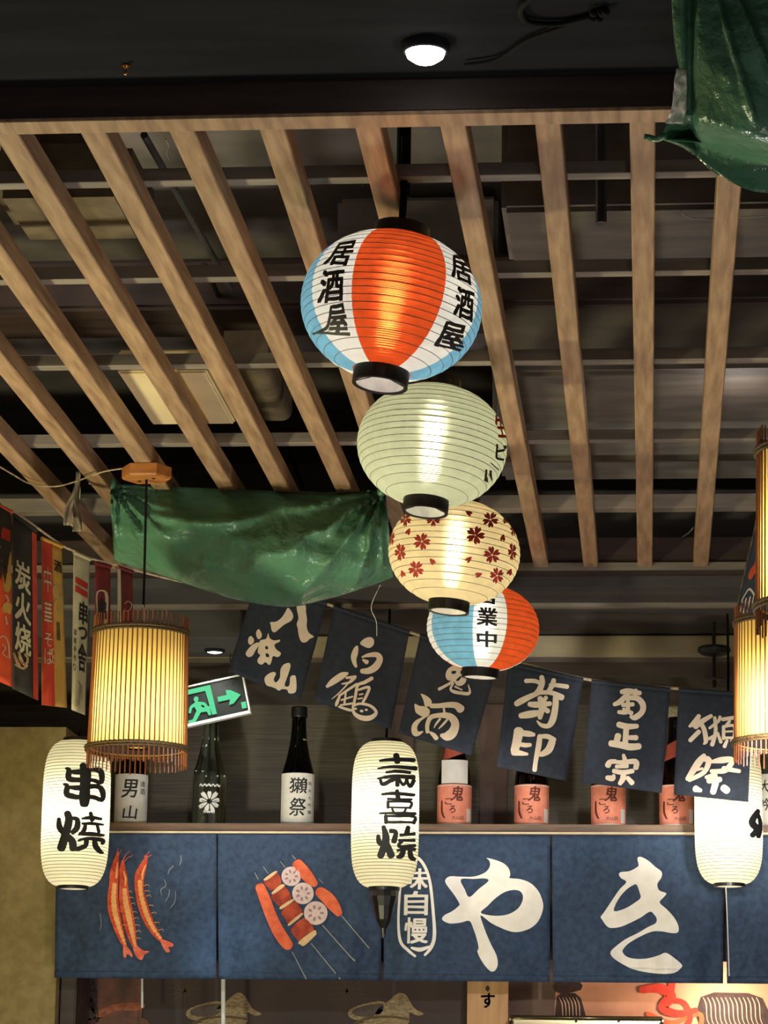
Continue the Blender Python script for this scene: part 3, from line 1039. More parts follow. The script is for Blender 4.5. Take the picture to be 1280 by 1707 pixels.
YA2 = [[(290, 820, 22), (300, 870, 32), (340, 890, 26)], [(330, 750, 24), (350, 850, 44), (310, 975, 40)], [(385, 780, 26), (425, 790, 26), (412, 860, 34)], [(360, 890, 36), (392, 970, 44)], [(520, 750, 26), (510, 800, 34)], [(460, 812, 16), (570, 802, 20)],
       [(450, 852, 16), (570, 852, 20)], [(480, 852, 20), (450, 900, 20), (575, 892, 20)], [(440, 932, 16), (510, 917, 20), (575, 922, 20)], [(490, 922, 26), (470, 970, 34), (440, 982, 18)], [(535, 922, 26), (545, 980, 32), (575, 1000, 20)]]
for s in JU + KI + YA2:
    decal('brush_mark', strokes([s], 4.743, 570, 1220, 1.35), TL2.at, INK, TL2.o)
# black cloth tail and plug under the middle lantern
z0 = -TL2.H - 0.008
k = TL2.m
fixn(mk('cloth_tail', *lathe([(22 * k, z0), (23 * k, z0 - 10 * k), (18 * k, z0 - 26 * k), (13 * k, z0 - 48 * k), (5 * k, z0 - 62 * k), (3 * k, z0 - 78 * k)], 12), BLACK, TL2.o))
fixn(mk('tail_clip', *lathe([(3.4 * k, z0 - 58 * k), (4.2 * k, z0 - 60 * k), (3.6 * k, z0 - 76 * k), (2.6 * k, z0 - 78 * k)], 10), STEEL, TL2.o))
TL3 = tall('tall white lantern half hidden behind the rightmost dark flag', 1214, 1352, 7.68, 75, -0.03)
TL3.hang(3.04)
for s in ([(1262, 1352, 8), (1252, 1370, 12), (1260, 1382, 11), (1252, 1392, 9)], [(1262, 1356, 5), (1266, 1376, 8), (1262, 1394, 8)]):
    decal('brush_mark', strokes([s]), TL3.at, INK, TL3.o)
fixn(mk('gap_light_cord', *tube([Vector((-6 * k, 0, -TL3.H)), Vector((-4 * k, 0, -TL3.H - 60 * k)), Vector((-2 * k, 0, -TL3.H - 152 * k))], 0.0016, 6), WHITEP, TL3.o))  # white cord stands for light showing through the curtain gap

# ================================================================== BAMBOO PENDANT LAMPS
GLOWP = paper('lamp_lining_paper', srgb(255, 232, 150), 0.0, 0.75, 0.02)
LBULB = emit('lamp_bulb', (1.0, 0.86, 0.50, 1), 42)
CANW = pm('canopy_wood', srgb(196, 128, 62), srgb(168, 100, 46), 0.5, 14, (1, 4, 4), 0.1)


def pendant(loc, label, ztop):
    o = root('bamboo_pendant', loc, label, 'pendant lamp', 'bamboo stick pendant lamps', local=True)
    H, R1, R2 = 0.128, 0.1025, 0.1085              # half height between bands, top and bottom radius
    st = []
    for i in range(60):
        a = 2 * pi * i / 60
        w = 0.0034
        d = Vector((cos(a), sin(a), 0))
        s = Vector((-sin(a), cos(a), 0))
        zb, zt = -H - 0.038 + random.uniform(-.003, .003), H + 0.036 + random.uniform(-.003, .003)
        V = []
        for z, r in ((zb, R2), (zt, R1)):
            for x, y in ((-w / 2, 0), (0, -w * .45), (w / 2, 0), (0, w * .45)):
                V.append(d * (r + y) + s * x + Vector((0, 0, z)))
        st.append((V, [[0, 1, 5, 4], [1, 2, 6, 5], [2, 3, 7, 6], [3, 0, 4, 7], [3, 2, 1, 0], [4, 5, 6, 7]]))
    sc = fixn(mk('bamboo_stick_screen', *join(*st), BAMB, o))
    sc['kind'] = 'stuff'
    for z, r in ((H, R1), (-H, R2)):
        mk('woven_band', *join(torus(r + 0.003, 0.0034, z + 0.003, 120, 6, twist=0.35), torus(r + 0.003, 0.0034, z - 0.0035, 120, 6, twist=-0.3)), BAND, o, True)
    mk('paper_lining', *lathe([(R2 - 0.006, -H), (R1 - 0.006, H)], 48, (0, 0, 0), False), GLOWP, o, True)
    fixn(mk('bottom_plate', *lathe([(0.024, -H + 0.002), (R2 - 0.008, -H + 0.002), (R2 - 0.008, -H + 0.006), (0.024, -H + 0.006)], 40, (0, 0, 0), False), WOOD_D, o))
    fixn(mk('top_plate', *lathe([(0.002, H - 0.004), (R1 - 0.008, H - 0.004), (R1 - 0.008, H), (0.002, H)], 40), WOOD_D, o))
    fixn(mk('bulb', *ball((0, 0, -0.05), 0.022, 16, 12, 2.2), LBULB, o, True))
    fixn(mk('socket', *lathe([(0.014, 0.0), (0.014, H - 0.004)], 16), BLACK, o))
    zt = ztop - loc[2]
    fixn(mk('cord', *tube([(0, 0, H), (0.003, 0, H + 0.05), (0, 0, zt - 0.02)], 0.0028, 8), RUBBER, o))
    fixn(mk('wire_tie', *tube([(0.004, -.003, H + 0.012), (0.008, -.006, H + 0.04), (0.002, -.004, H + 0.065)], 0.0018, 6), WHITEP, o))
    hexp = [(0.056, 0.0), (0.03, -0.045), (-0.03, -0.045), (-0.056, 0.0), (-0.03, 0.045), (0.03, 0.045)]
    V = [Vector((x * k_, y * k_, z)) for z, k_ in ((zt - 0.028, 0.94), (zt - 0.024, 1.0), (zt - 0.001, 1.0)) for x, y in hexp]
    Fc = [[j * 6 + i, j * 6 + (i + 1) % 6, j * 6 + 6 + (i + 1) % 6, j * 6 + 6 + i] for j in (0, 1) for i in range(6)] + [[5, 4, 3, 2, 1, 0], [12, 13, 14, 15, 16, 17]]
    cn = fixn(mk('canopy', V, Fc, CANW, o))
    for sx in (-1, 1):
        fixn(mk('screw', *lathe([(0.0005, zt - 0.0305), (0.004, zt - 0.030), (0.004, zt - 0.027)], 10, (0.018 * sx, -0.012 * sx, 0)), STEEL, cn))
    return o


p0 = P(232, 1153, 6.1)
pend = pendant(tuple(p0), 'bamboo stick pendant lamp on the left in front of the exit sign', ZL)
import itertools


def copy_tree(o, parent=None):
    c = o.copy()
    COL.objects.link(c)
    if parent is not None:
        c.parent = parent
        c.matrix_parent_inverse = o.matrix_parent_inverse.copy()
    for ch in list(o.children):
        copy_tree(ch, c)
    return c


for px, py, Y, rz, lab in ((1308, 1125, 6.0, 0.4, 'lower bamboo pendant lamp at the right edge beside the dark flag'), (1371, 866, 4.52, 1.1, 'upper bamboo pendant lamp at the right edge, nearest the camera')):
    c = copy_tree(pend)
    q = P(px, py, Y)
    c.location = (q.x, q.y, p0.z)
    c.rotation_euler.z = rz
    c['label'] = lab

# wire and torn tape by the left canopy
tag(fixn(mk('lamp_wire', *tube([PZ(x, y, ZL - 0.012) for x, y in ((204, 781), (170, 787), (125, 803), (90, 811), (50, 806), (20, 790), (-30, 760))], 0.0018, 6), CORDW)), 'pale wire sagging left from the wooden lamp canopy', 'wire')


def tapef(u, v):
    x = 131 - 20 * v + 7 * (u - .5) * (1 + v) + 3 * sin(v * 7)
    y = 786 + 90 * v
    return P(x, y, 6.17 + 0.01 * sin(u * 5 + v * 6))


def tapef2(u, v):
    return P(128 + 7 * (u - .5) * (1 + 1.2 * v) + 1.5 * sin(v * 9), 800 + 86 * v, 6.19 + 0.01 * sin(u * 5 - v * 6))


TAPEM = pm('torn_plastic', srgb(170, 160, 140), srgb(110, 100, 86), 0.3, 30, bump=0.4)
tt = root('torn_tape', P(128, 790, 6.17), 'torn translucent plastic strip dangling from a left slat', 'tape')
mk('strip', *sheetg(tapef, 5, 18, 0.0006), TAPEM, tt, True)
mk('strip', *sheetg(tapef2, 5, 18, 0.0006), TAPEM, tt, True)

# ================================================================== LEFT BANNERS
YB = lambda x, y=0: 6.35 + 0.0026 * (x + 10)
CG = [(-60, 815), (22, 853), (62, 880), (103, 909), (125, 919), (152, 931), (200, 943), (270, 962), (390, 990)]
tag(fixn(mk('banner_cord', *tube([P(x, y, YB(x)) for x, y in CG], 0.003, 8), pm('white_tape_cord', srgb(240, 220, 190), srgb(200, 176, 140), 0.6, 40))), 'pale cord carrying the narrow banners at the left', 'cord')
BG = 'narrow printed banners on the left cord'


def banner(tl, tr, br, bl, mat, label, seed):
    def fn(u, v, off=0.0):
        x = tl[0] * (1 - u) * (1 - v) + tr[0] * u * (1 - v) + br[0] * u * v + bl[0] * (1 - u) * v
        y = tl[1] * (1 - u) * (1 - v) + tr[1] * u * (1 - v) + br[1] * u * v + bl[1] * (1 - u) * v
        return P(x, y, YB(x) + 0.012 * sin(u * 4.5 + seed + v * 1.5) * (0.3 + v) - off)
    o = root('hanging_banner', fn(0.5, 1.0), label, 'banner', BG)
    mk('cloth', *sheetg(fn, 10, 24, 0.001), mat, o, True)
    hem = fixn(mk('sleeve', *tube([fn(0, 0.002), fn(0.5, 0.002), fn(1, 0.002)], 0.005, 8, 3), mat, o))

    def fpx(x, y, off=0.004):
        u = min(max((x - tl[0]) / (tr[0] - tl[0]), 0), 1)
        v = min(max((y - tl[1]) / (bl[1] - tl[1]), 0), 1)
        return P(x, y, YB(x) + 0.012 * sin(u * 4.5 + seed + v * 1.5) * (0.3 + v) - off)
    return o, (lambda x, y: fn(x, y, 0.003)), fpx


def band(fn, x0, y0, x1, y1, name, mat, par, n=8, slope=0.0):
    V, Fc = [], []
    nx = 4
    for i in range(nx + 1):
        for j in range(n + 1):
            V.append(fn(x0 + (x1 - x0) * i / nx, y0 + (y1 - y0) * j / n + slope * i / nx))
    for i in range(nx):
        for j in range(n):
            a = i * (n + 1) + j
            Fc.append([a, a + 1, a + n + 2, a + n + 1])
    return mk(name, V, Fc, mat, par)


def lift(fn, d):
    return lambda x, y: fn(x, y) + (EYE - fn(x, y)).normalized() * d


b1, f1, g1 = banner((-32, 828), (18, 853), (21, 1146), (-32, 1122), pm('banner_orange', srgb(240, 96, 52), srgb(226, 80, 40), 0.8, 20), 'leftmost narrow banner, black above and bright orange below', 0.3)
B = (4.743, 0, 840)
bs = lambda l: strokes(l, *B)
bo = lambda l, n=3: xf(outline(l, (), n), *B)
decal('dark_field', bo([(-150, -40), (85, 70), (90, 380), (60, 500), (40, 640), (20, 500), (-10, 640), (-150, 560)], 2), g1, BANB, b1)
band(lift(f1, .002), 0.62, 0.11, 0.98, 0.175, 'red_label', RED, b1)
decal('white_curl', bs([[(-20, 290, 5), (5, 340, 5), (-10, 400, 5), (14, 450, 5), (0, 520, 5)]]), g1, BANC, b1)
for q in ([(28, 570), (60, 550), (88, 570), (85, 670), (50, 700), (22, 660)], [(12, 830), (40, 780), (86, 790), (84, 870), (60, 860), (30, 860)], [(60, 520), (85, 370), (86, 540), (70, 560)]):
    decal('brush_mark', bo(q), g1, YELLOW, b1)
for q in ([(45, 720, 12), (66, 760, 14), (55, 780, 8)], [(45, 890, 12), (56, 950, 12)]):
    decal('brush_mark', bs([q]), g1, BANC, b1)
decal('white_swirl', bs([[(0, 1060, 6), (30, 1045, 10), (66, 1100, 12), (76, 1220, 12)], [(20, 1110, 8), (45, 1140, 10), (20, 1180, 8), (60, 1215, 8)]]), g1, BANC, b1)

b2, f2, g2 = banner((22, 858), (61, 885), (64, 1168), (21, 1148), BANB, 'black narrow banner with large white characters and a red right edge', 0.0)
band(f2, 0.80, 0.02, 1.0, 1.0, 'red_edge', pm('edge_red', srgb(216, 78, 56), srgb(196, 60, 44), 0.8, 20), b2, 24)
for i, ch in enumerate('炭火烧'):
    y = 0.24 + i * 0.18
    decal('character', rect(glyph(ch, 0.04, 3), 0.10, y, 0.72, y + 0.165), f2, BANC, b2)
SKT = pm('sketch_tan', srgb(206, 176, 126), srgb(150, 90, 60), .8, 200)
for q in ([(110, 1180, 16), (130, 1240, 26), (160, 1290, 22)], [(150, 1170, 16), (165, 1230, 26), (190, 1270, 20)], [(200, 1190, 18), (220, 1230, 18), (200, 1290, 22)], [(120, 1270, 14), (180, 1300, 20), (215, 1280, 16)]):
    decal('drawing_mark', bs([q]), g2, SKT, b2)

b3, f3, g3 = banner((70, 897), (103, 911), (112, 1180), (70, 1175), YELLOW, 'narrow banner half red, half ochre, with thin white brush characters', 1.0)
band(f3, 0.0, 0.0, 0.52, 1.0, 'red_half', pm('half_red', srgb(206, 72, 44), srgb(190, 58, 36), .8, 20), b3, 24)
for ch, y, h in (('中', .16, .15), ('華', .37, .14), ('そ', .56, .08), ('ば', .65, .1)):
    decal('character', rect(glyph(ch, 0.01, 2), 0.1, y, 0.45, y + h), lift(f3, .002), BANC, b3)
decal('character', rect(glyph('酒', 0.03, 2), 0.6, .1, 0.95, .17), f3, INK, b3)
band(f3, .66, .48, .8, .59, 'brown_tag', SHELFW, b3)
for cx, cy, r in ((455, 690, 36), (465, 800, 34), (445, 1180, 34), (440, 1230, 26)):
    decal('ring_pattern', bs([[(cx + r * cos(k * 0.63), cy + r * 1.3 * sin(k * 0.63), 5) for k in range(11)]]), g3, BANC, b3)

b5, f5, g5 = banner((123, 920), (150, 932), (142, 1192), (119, 1183), BANC, 'beige narrow banner with black brush characters below two red labels', 2.0)
for y in (.15, .205):
    band(f5, .15, y, .92, y + .04, 'red_label', RED, b5, 4, 0.01)
for ch, y, h in (('串', .29, .14), ('つ', .45, .08), ('舎', .56, .17)):
    decal('character', rect(glyph(ch, 0.05, 2), .42, y, .95, y + h), f5, INK, b5)
for i, ch in enumerate('本格手作り'):
    decal('small_character', rect(glyph(ch, 0.02), .08, .48 + i * .055, .28, .48 + i * .055 + .045), f5, INK, b5)
decal('drawing_mark', bs([[(600, 1400, 6), (590, 1500, 7), (610, 1560, 6)], [(620, 1400, 6), (640, 1450, 7), (625, 1590, 6)], [(650, 1430, 6), (645, 1550, 6)]]), g5, pm('sketch_grey', srgb(150, 136, 104), None, .8, 100), b5)

b6, f6, g6 = banner((159, 939), (184, 944), (184, 1205), (157, 1200), MAROON, 'maroon narrow banner with a white block right of the beige banner', 3.0)
decal('white_block', outline([(.1, .18), (.8, .17), (.85, .3), (.75, .42), (.2, .43), (.1, .3)], (), 3), f6, BANC, b6)
decal('character', rect(glyph('串', 0.05), .22, .22, .74, .36), lift(f6, .002), BANB, b6)
b7, f7, g7 = banner((196, 945), (221, 953), (222, 1212), (197, 1206), pm('banner_dusky', srgb(128, 50, 46), srgb(96, 36, 36), .8, 20), 'dusky red narrow banner farthest along the left cord', 4.0)
decal('pale_edge', outline([(0, 0), (.2, 0), (.22, .5), (.12, .6), (0, .6)], (), 2), f7, BANC, b7)
decal('white_curl', bs([[(985, 790, 8), (1010, 770, 9), (1040, 790, 9), (1030, 830, 9), (1000, 850, 8), (985, 830, 7)]]), g7, pm('dull_pink', srgb(206, 150, 120), None, .8, 50), b7)

# banners at the right edge, behind the bamboo lamps


def rb(u, v):
    # a flag seen almost edge on: runs back along the room
    x = (1264 + 66 * u) * (1 - v) + (1223 + 75 * u) * v
    y = (845 - 75 * u) * (1 - v) + (1030 - 20 * u) * v
    return P(x, y, 6.75 - 0.5 * u + 0.03 * sin(v * 5))


r1 = root('hanging_banner', rb(0.3, 1), 'navy banner with a red emblem hanging behind the right bamboo lamps', 'banner')
mk('cloth', *sheetg(rb, 12, 24, 0.001), NAVY, r1, True)
rbo = lambda x, y: rb(x, y) + (EYE - rb(x, y)).normalized() * 0.004
decal('red_emblem', outline([(.26, .38), (.30, .42), (.33, .5), (.42, .56), (.46, .64), (.40, .70), (.30, .66), (.22, .70), (.14, .66), (.16, .60), (.24, .56), (.22, .46)], (), 3), rbo, ORANGE, r1)
decal('white_crest', strokes([[(.1, .86, .02), (.22, .78, .02), (.38, .85, .02)], [(.12, .87, .02), (.12, .96, .02)], [(.2, .86, .03), (.2, .97, .03)], [(.29, .86, .03), (.29, .97, .03)], [(.37, .86, .02), (.37, .96, .02)]]), rbo, WHITE, r1)
decal('pink_edge', strokes([[(.03, .02, .06), (.03, .3, .05), (.02, .6, .04), (.02, .95, .03)]]), rbo, pm('faded_edge', srgb(150, 128, 116), srgb(80, 74, 72), .8, 60, lo=.4, hi=.6), r1)

# ================================================================== DARK FLAGS ON THE LONG CORD
YFL = 7.42
CORD = [(395, 968), (470, 985), (515, 996), (560, 1012), (630, 1036), (702, 1060), (790, 1086), (870, 1106), (970, 1131), (1050, 1141), (1120, 1147), (1230, 1156), (1340, 1160)]
tag(fixn(mk('flag_cord', *tube([P(x, y, YFL) for x, y in CORD], 0.0042, 8), CORDW)), 'tan cord sagging across the bar with six dark flags', 'cord')
FG = 'navy flags with white brush characters'


def flag(tl, tr, br, bl, label, marks, seed, mat=NAVYF):
    def yw(x, y):
        return YFL - 0.006 + 0.012 * sin((x - tl[0]) * 0.06 + seed) * min(max((y - tl[1]) / 160, 0), 1) - 0.01 * min(max((y - tl[1]) / 160, 0), 1)

    def fn(u, v):
        x = tl[0] * (1 - u) * (1 - v) + tr[0] * u * (1 - v) + br[0] * u * v + bl[0] * (1 - u) * v
        y = tl[1] * (1 - u) * (1 - v) + tr[1] * u * (1 - v) + br[1] * u * v + bl[1] * (1 - u) * v
        return P(x, y, yw(x, y))
    o = root('dark_flag', fn(.5, 1), label, 'flag', FG)
    mk('cloth', *sheetg(fn, 16, 20, 0.001), mat, o, True)
    fixn(mk('sleeve', *tube([fn(0, 0), fn(.33, 0), fn(.66, 0), fn(1, 0)], 0.006, 8, 4), mat, o))
    for g in marks:
        decal('brush_mark', g, onplane(yw), CREAM, o, cell=8)
    return o


def st5(l):
    return [strokes([[(x, y, w * 1.22) for x, y, w in s]], 4, 380, 1000) for s in l]


def ol5(l, h=()):
    return xf(outline(l, h, 3), 4, 380, 1000)


flag((424, 978), (545, 1006), (500, 1170), (380, 1118), 'leftmost tilted dark flag, half covered by the green tarp', [
    ol5([(400, 52), (425, 80), (435, 110), (420, 140), (375, 165), (340, 195), (310, 217), (292, 205), (285, 170), (282, 148), (320, 145), (355, 120), (380, 85)]),
    ol5([(462, 20), (515, 35), (520, 80), (527, 130), (525, 180), (540, 220), (572, 245), (545, 260), (520, 282), (490, 280), (472, 240), (465, 190), (458, 160), (470, 120), (460, 70)]),
    ol5([(205, 195), (225, 225), (222, 250), (205, 262), (190, 245), (188, 215)]), ol5([(150, 240), (172, 260), (170, 285), (148, 300), (135, 285), (135, 260)]),
    ol5([(120, 350), (150, 310), (190, 285), (215, 290), (185, 335), (165, 370), (140, 382), (122, 370)]),
    ol5([(215, 270), (255, 258), (268, 220), (278, 255), (310, 270), (345, 265), (342, 280), (310, 298), (322, 330), (350, 350), (350, 368), (330, 382), (300, 375), (290, 410), (275, 435), (250, 415), (225, 432), (200, 420), (198, 395), (215, 370), (198, 350), (205, 310)],
        ([(248, 312), (262, 308), (268, 325), (252, 330)], [(250, 360), (268, 358), (275, 378), (258, 382)])),
    ol5([(350, 465), (370, 432), (408, 420), (417, 445), (400, 500), (378, 570), (408, 572), (415, 515), (435, 503), (452, 512), (457, 580), (450, 615), (425, 625), (402, 620), (395, 600), (360, 595), (340, 605), (315, 590), (290, 580), (258, 570), (242, 530), (260, 500), (300, 480), (320, 492), (305, 530), (320, 550), (345, 520)])], 0.5)
flag((556, 1012), (682, 1054), (652, 1216), (524, 1168), 'dark flag, second from the left, with tan characters above the tall middle lantern', [
    ol5([(880, 290), (910, 258), (950, 248), (972, 265), (970, 300), (945, 320), (915, 315)]), ol5([(865, 305), (868, 350), (855, 400), (862, 445), (845, 448), (825, 410), (820, 370), (840, 320)])] + st5([
        [(895, 382, 10), (930, 370, 20), (990, 366, 30), (1012, 395, 34), (985, 445, 40), (940, 472, 36), (893, 475, 26)], [(900, 400, 12), (925, 415, 26)],
        [(660, 578, 16), (700, 545, 34), (760, 505, 36), (795, 490, 16)], [(790, 520, 14), (850, 512, 16)], [(850, 520, 10), (810, 550, 14), (760, 560, 8)],
        [(830, 520, 8), (780, 580, 8), (730, 630, 6), (693, 660, 4)], [(745, 640, 12), (725, 690, 18), (720, 708, 8)], [(740, 640, 12), (800, 600, 14), (860, 560, 14)], [(785, 620, 10), (775, 700, 12)],
        [(755, 668, 10), (830, 645, 10)], [(750, 702, 10), (830, 690, 12)], [(740, 712, 12), (800, 732, 16), (830, 737, 12)], [(960, 522, 20), (910, 550, 20), (865, 570, 16), (850, 640, 16), (838, 700, 14)],
        [(870, 600, 12), (940, 582, 16), (922, 640, 16), (900, 680, 14)], [(875, 632, 8), (900, 627, 8)], [(865, 660, 8), (895, 655, 8)],
        [(832, 708, 14), (880, 692, 14), (950, 707, 16), (988, 750, 18), (950, 786, 28), (890, 786, 28), (842, 756, 18), (832, 715, 12)], [(846, 724, 12), (854, 727, 12)], [(886, 740, 14), (896, 742, 14)], [(918, 733, 12), (926, 733, 12)]]), 1.4)


def st6(l):
    return [strokes([s], 6.4, 660, 1100) for s in l]


flag((700, 1060), (832, 1096), (786, 1260), (664, 1222), 'dark flag, third from the left, under the smallest round lantern', [
    xf(outline([(640, 50), (700, 65), (735, 110), (730, 160), (752, 200), (735, 250), (690, 278), (645, 270), (625, 240), (595, 225), (550, 215), (530, 180), (535, 130), (565, 85)],
               ([(592, 122), (640, 118), (635, 145), (600, 150)], [(690, 115), (715, 112), (720, 140), (690, 150)], [(640, 215), (690, 170), (695, 190), (665, 225)]), 3), 6.4, 660, 1100),
    xf(outline([(265, 360), (320, 380), (370, 420), (380, 460), (350, 495), (310, 495), (295, 440), (275, 390)], (), 3), 6.4, 660, 1100),
    xf(outline([(200, 468), (250, 490), (320, 500), (360, 540), (350, 590), (310, 610), (270, 600), (215, 565), (200, 520)], (), 3), 6.4, 660, 1100)] + st6([
        [(600, 235, 30), (540, 270, 30), (460, 312, 34)], [(610, 250, 24), (582, 310, 24), (620, 340, 36), (700, 355, 36), (770, 360, 36), (788, 330, 24), (770, 265, 10)], [(630, 285, 20), (705, 320, 14)],
        [(340, 590, 20), (270, 630, 28), (220, 670, 50), (195, 720, 60), (205, 780, 66), (240, 785, 46), (285, 765, 14)], [(375, 490, 50), (450, 490, 50), (560, 480, 60), (640, 485, 70), (690, 525, 90)], [(510, 520, 24), (520, 580, 24)],
        [(335, 770, 40), (335, 690, 44), (370, 615, 50), (450, 592, 50), (560, 598, 70), (618, 645, 84), (630, 710, 88), (595, 785, 104), (540, 815, 96), (485, 805, 40)],
        [(405, 725, 8), (430, 680, 22), (470, 630, 24)], [(455, 735, 10), (500, 690, 24), (545, 640, 24)], [(360, 770, 20), (400, 800, 46), (430, 836, 50)]]), 2.2)


def stk(l):
    return [strokes([[(x, y, w * 1.22) for x, y, w in s]], 4.129, 820, 1090) for s in l]


flag((847, 1106), (972, 1134), (944, 1302), (828, 1278), 'dark flag with two big characters right below the cord beside the round lantern', stk([
    [(232, 186, 24), (290, 186, 24), (330, 200, 22)], [(342, 158, 26), (345, 200, 32), (325, 250, 34), (300, 275, 28)], [(425, 180, 26), (415, 215, 30), (390, 255, 24)], [(400, 214, 20), (450, 216, 24), (518, 226, 26)],
    [(345, 258, 24), (270, 290, 30), (200, 325, 36), (168, 344, 32)], [(330, 266, 24), (410, 268, 26), (480, 300, 36)], [(440, 300, 34), (434, 380, 36), (415, 460, 38), (385, 496, 28), (340, 490, 22), (310, 462, 8)],
    [(258, 346, 28), (310, 350, 36), (400, 342, 26)], [(330, 305, 30), (345, 360, 38), (330, 440, 26)], [(198, 426, 32), (260, 416, 42), (330, 405, 32)], [(372, 300, 24), (350, 330, 24)], [(345, 365, 26), (385, 395, 28)],
    [(185, 530, 56), (172, 600, 50), (155, 665, 46)], [(200, 545, 32), (250, 550, 34), (288, 556, 22)], [(175, 620, 24), (230, 628, 26), (263, 626, 22)], [(150, 676, 40), (200, 684, 28), (243, 690, 16)],
    [(330, 565, 28), (320, 640, 32), (302, 730, 26), (293, 800, 26)], [(325, 570, 22), (380, 568, 28), (428, 592, 28)], [(414, 604, 40), (390, 660, 42), (345, 690, 30), (320, 690, 20)]]), 0.2)
flag((986, 1136), (1117, 1150), (1103, 1322), (970, 1304), 'dark flag with three stacked characters in front of the middle orange bottles', stk([
    [(892, 262, 26), (940, 257, 34), (1018, 270, 26)], [(930, 247, 20), (935, 290, 24)], [(990, 247, 18), (985, 285, 20)], [(920, 292, 30), (880, 330, 32), (842, 348, 22)], [(930, 302, 26), (1000, 306, 32), (1038, 350, 34), (1032, 400, 32), (985, 438, 32), (955, 432, 18)],
    [(900, 352, 24), (970, 347, 24)], [(935, 322, 22), (930, 398, 24), (872, 400, 22)], [(905, 382, 22), (960, 408, 26)],
    [(872, 486, 34), (930, 500, 34), (998, 497, 26)], [(925, 500, 32), (920, 570, 32), (915, 640, 32)], [(925, 576, 24), (993, 577, 30)], [(868, 562, 36), (855, 612, 34)], [(818, 616, 36), (880, 626, 38), (950, 640, 40), (1012, 636, 36)],
    [(905, 696, 18), (915, 732, 28)], [(797, 768, 34), (812, 745, 30), (850, 738, 22)], [(820, 742, 20), (900, 746, 24), (988, 742, 32), (990, 785, 30)], [(856, 776, 22), (930, 772, 24)], [(838, 806, 26), (900, 816, 28), (968, 806, 26)], [(905, 816, 28), (900, 860, 32), (880, 893, 24)],
    [(792, 852, 26), (828, 856, 34), (838, 836, 18)], [(932, 852, 24), (964, 888, 30)]]), 1.1)


def st7(l):
    return [strokes([[(x, y, w * 1.22) for x, y, w in s]], 3.415, 1080, 1000) for s in l]


flag((1131, 1150), (1254, 1158), (1247, 1337), (1123, 1324), 'rightmost dark flag, covering the top of a tall white lantern', st7([
    [(290, 660, 20), (265, 700, 28), (236, 720, 12)], [(270, 720, 28), (310, 690, 24), (360, 660, 18)], [(300, 700, 20), (320, 740, 22), (330, 800, 22), (318, 820, 10)], [(290, 750, 22), (240, 800, 20)],
    [(350, 730, 12), (400, 690, 16), (410, 665, 14)], [(380, 670, 16), (385, 750, 18), (365, 825, 20)], [(350, 790, 16), (400, 760, 14)], [(400, 770, 14), (415, 810, 16)],
    [(425, 680, 18), (505, 668, 18)], [(465, 690, 14), (440, 720, 14)], [(430, 720, 16), (430, 790, 16)], [(430, 722, 14), (490, 718, 14), (490, 790, 16)], [(440, 750, 9), (480, 748, 9)], [(435, 785, 12), (490, 785, 12)], [(450, 800, 14), (435, 835, 18)], [(475, 800, 14), (508, 838, 20)],
    [(320, 885, 20), (285, 930, 34), (225, 1020, 22)], [(300, 910, 22), (345, 910, 28), (320, 980, 22), (235, 1025, 20)], [(265, 970, 14), (310, 960, 12)], [(360, 922, 14), (420, 912, 30), (480, 912, 24), (440, 970, 26), (360, 975, 18)], [(430, 960, 24), (520, 975, 18)],
    [(330, 1010, 16), (380, 1002, 34)], [(345, 1030, 26), (410, 1022, 26)], [(385, 1040, 32), (370, 1095, 28)], [(270, 1075, 32), (300, 1085, 18)], [(430, 1070, 34), (450, 1085, 34)]]), 2.9)

# ================================================================== EXIT SIGN
GREENE = emit('exit_green', (0.16, 0.9, 0.42, 1), 0.85)
SGB = pm('sign_glass_black', srgb(34, 38, 36), srgb(28, 30, 30), 0.25, 10)
ex = P(356, 1168, 7.85)
mpx = (ex - EYE).dot(FW) / F
xs = root('exit_sign', ex, 'black exit sign with a glowing green running figure and arrow, hung askew', 'sign', local=True)
xs.rotation_euler = (0, 0, -0.12)
xs.rotation_euler = (0, radians(-12.5), 0)


def sg(x, y, d=-0.011):
    """sign face coordinates: pixels from the sign centre along its own axes"""
    return Vector((x * mpx, d, -y * mpx))


fixn(mk('housing', *boxg(-72 * mpx, 56 * mpx, -0.008, 0.012, -31 * mpx, 31 * mpx, 0.002), SGB, xs))
fr = join(boxg(-74 * mpx, 58 * mpx, -0.012, 0.014, -35 * mpx, -30 * mpx, 0.001), boxg(-74 * mpx, 58 * mpx, -0.012, 0.014, 30 * mpx, 33 * mpx, 0.001), boxg(55 * mpx, 58 * mpx, -0.012, 0.014, -33 * mpx, 33 * mpx, 0.001), boxg(-74 * mpx, -71 * mpx, -0.012, 0.014, -33 * mpx, 33 * mpx, 0.001))
fixn(mk('silver_frame', *fr, WHITEP, xs))
ARW = [(8, -3.5), (24, -3.5), (24, -12), (32, -10), (47, 1), (33, 13), (25, 14), (28, 5), (8, 5)]
decal('arrow', outline(ARW, (), 1, False), sg, GREENE, xs)
DOOR = [(-46, -26), (0, -26), (2, 24), (-6, 24), (-10, -18), (-40, -18), (-42, -10), (-48, -10)]
decal('door_mark', outline(DOOR, (), 1, False), sg, GREENE, xs)
RUN = [[(-28, -8, 9), (-27, -7.5, 9)], [(-28, 0, 10), (-26, 8, 11), (-22, 12, 9)], [(-28, 0, 6), (-38, 4, 5), (-42, 12, 4)], [(-26, 0, 6), (-16, 3, 5), (-12, 10, 5), (-4, 12, 5)], [(-23, 12, 8), (-12, 14, 7), (-10, 22, 5)], [(-26, 12, 8), (-32, 20, 7), (-38, 27, 6), (-46, 27, 4)]]
decal('running_figure', strokes(RUN), sg, GREENE, xs)
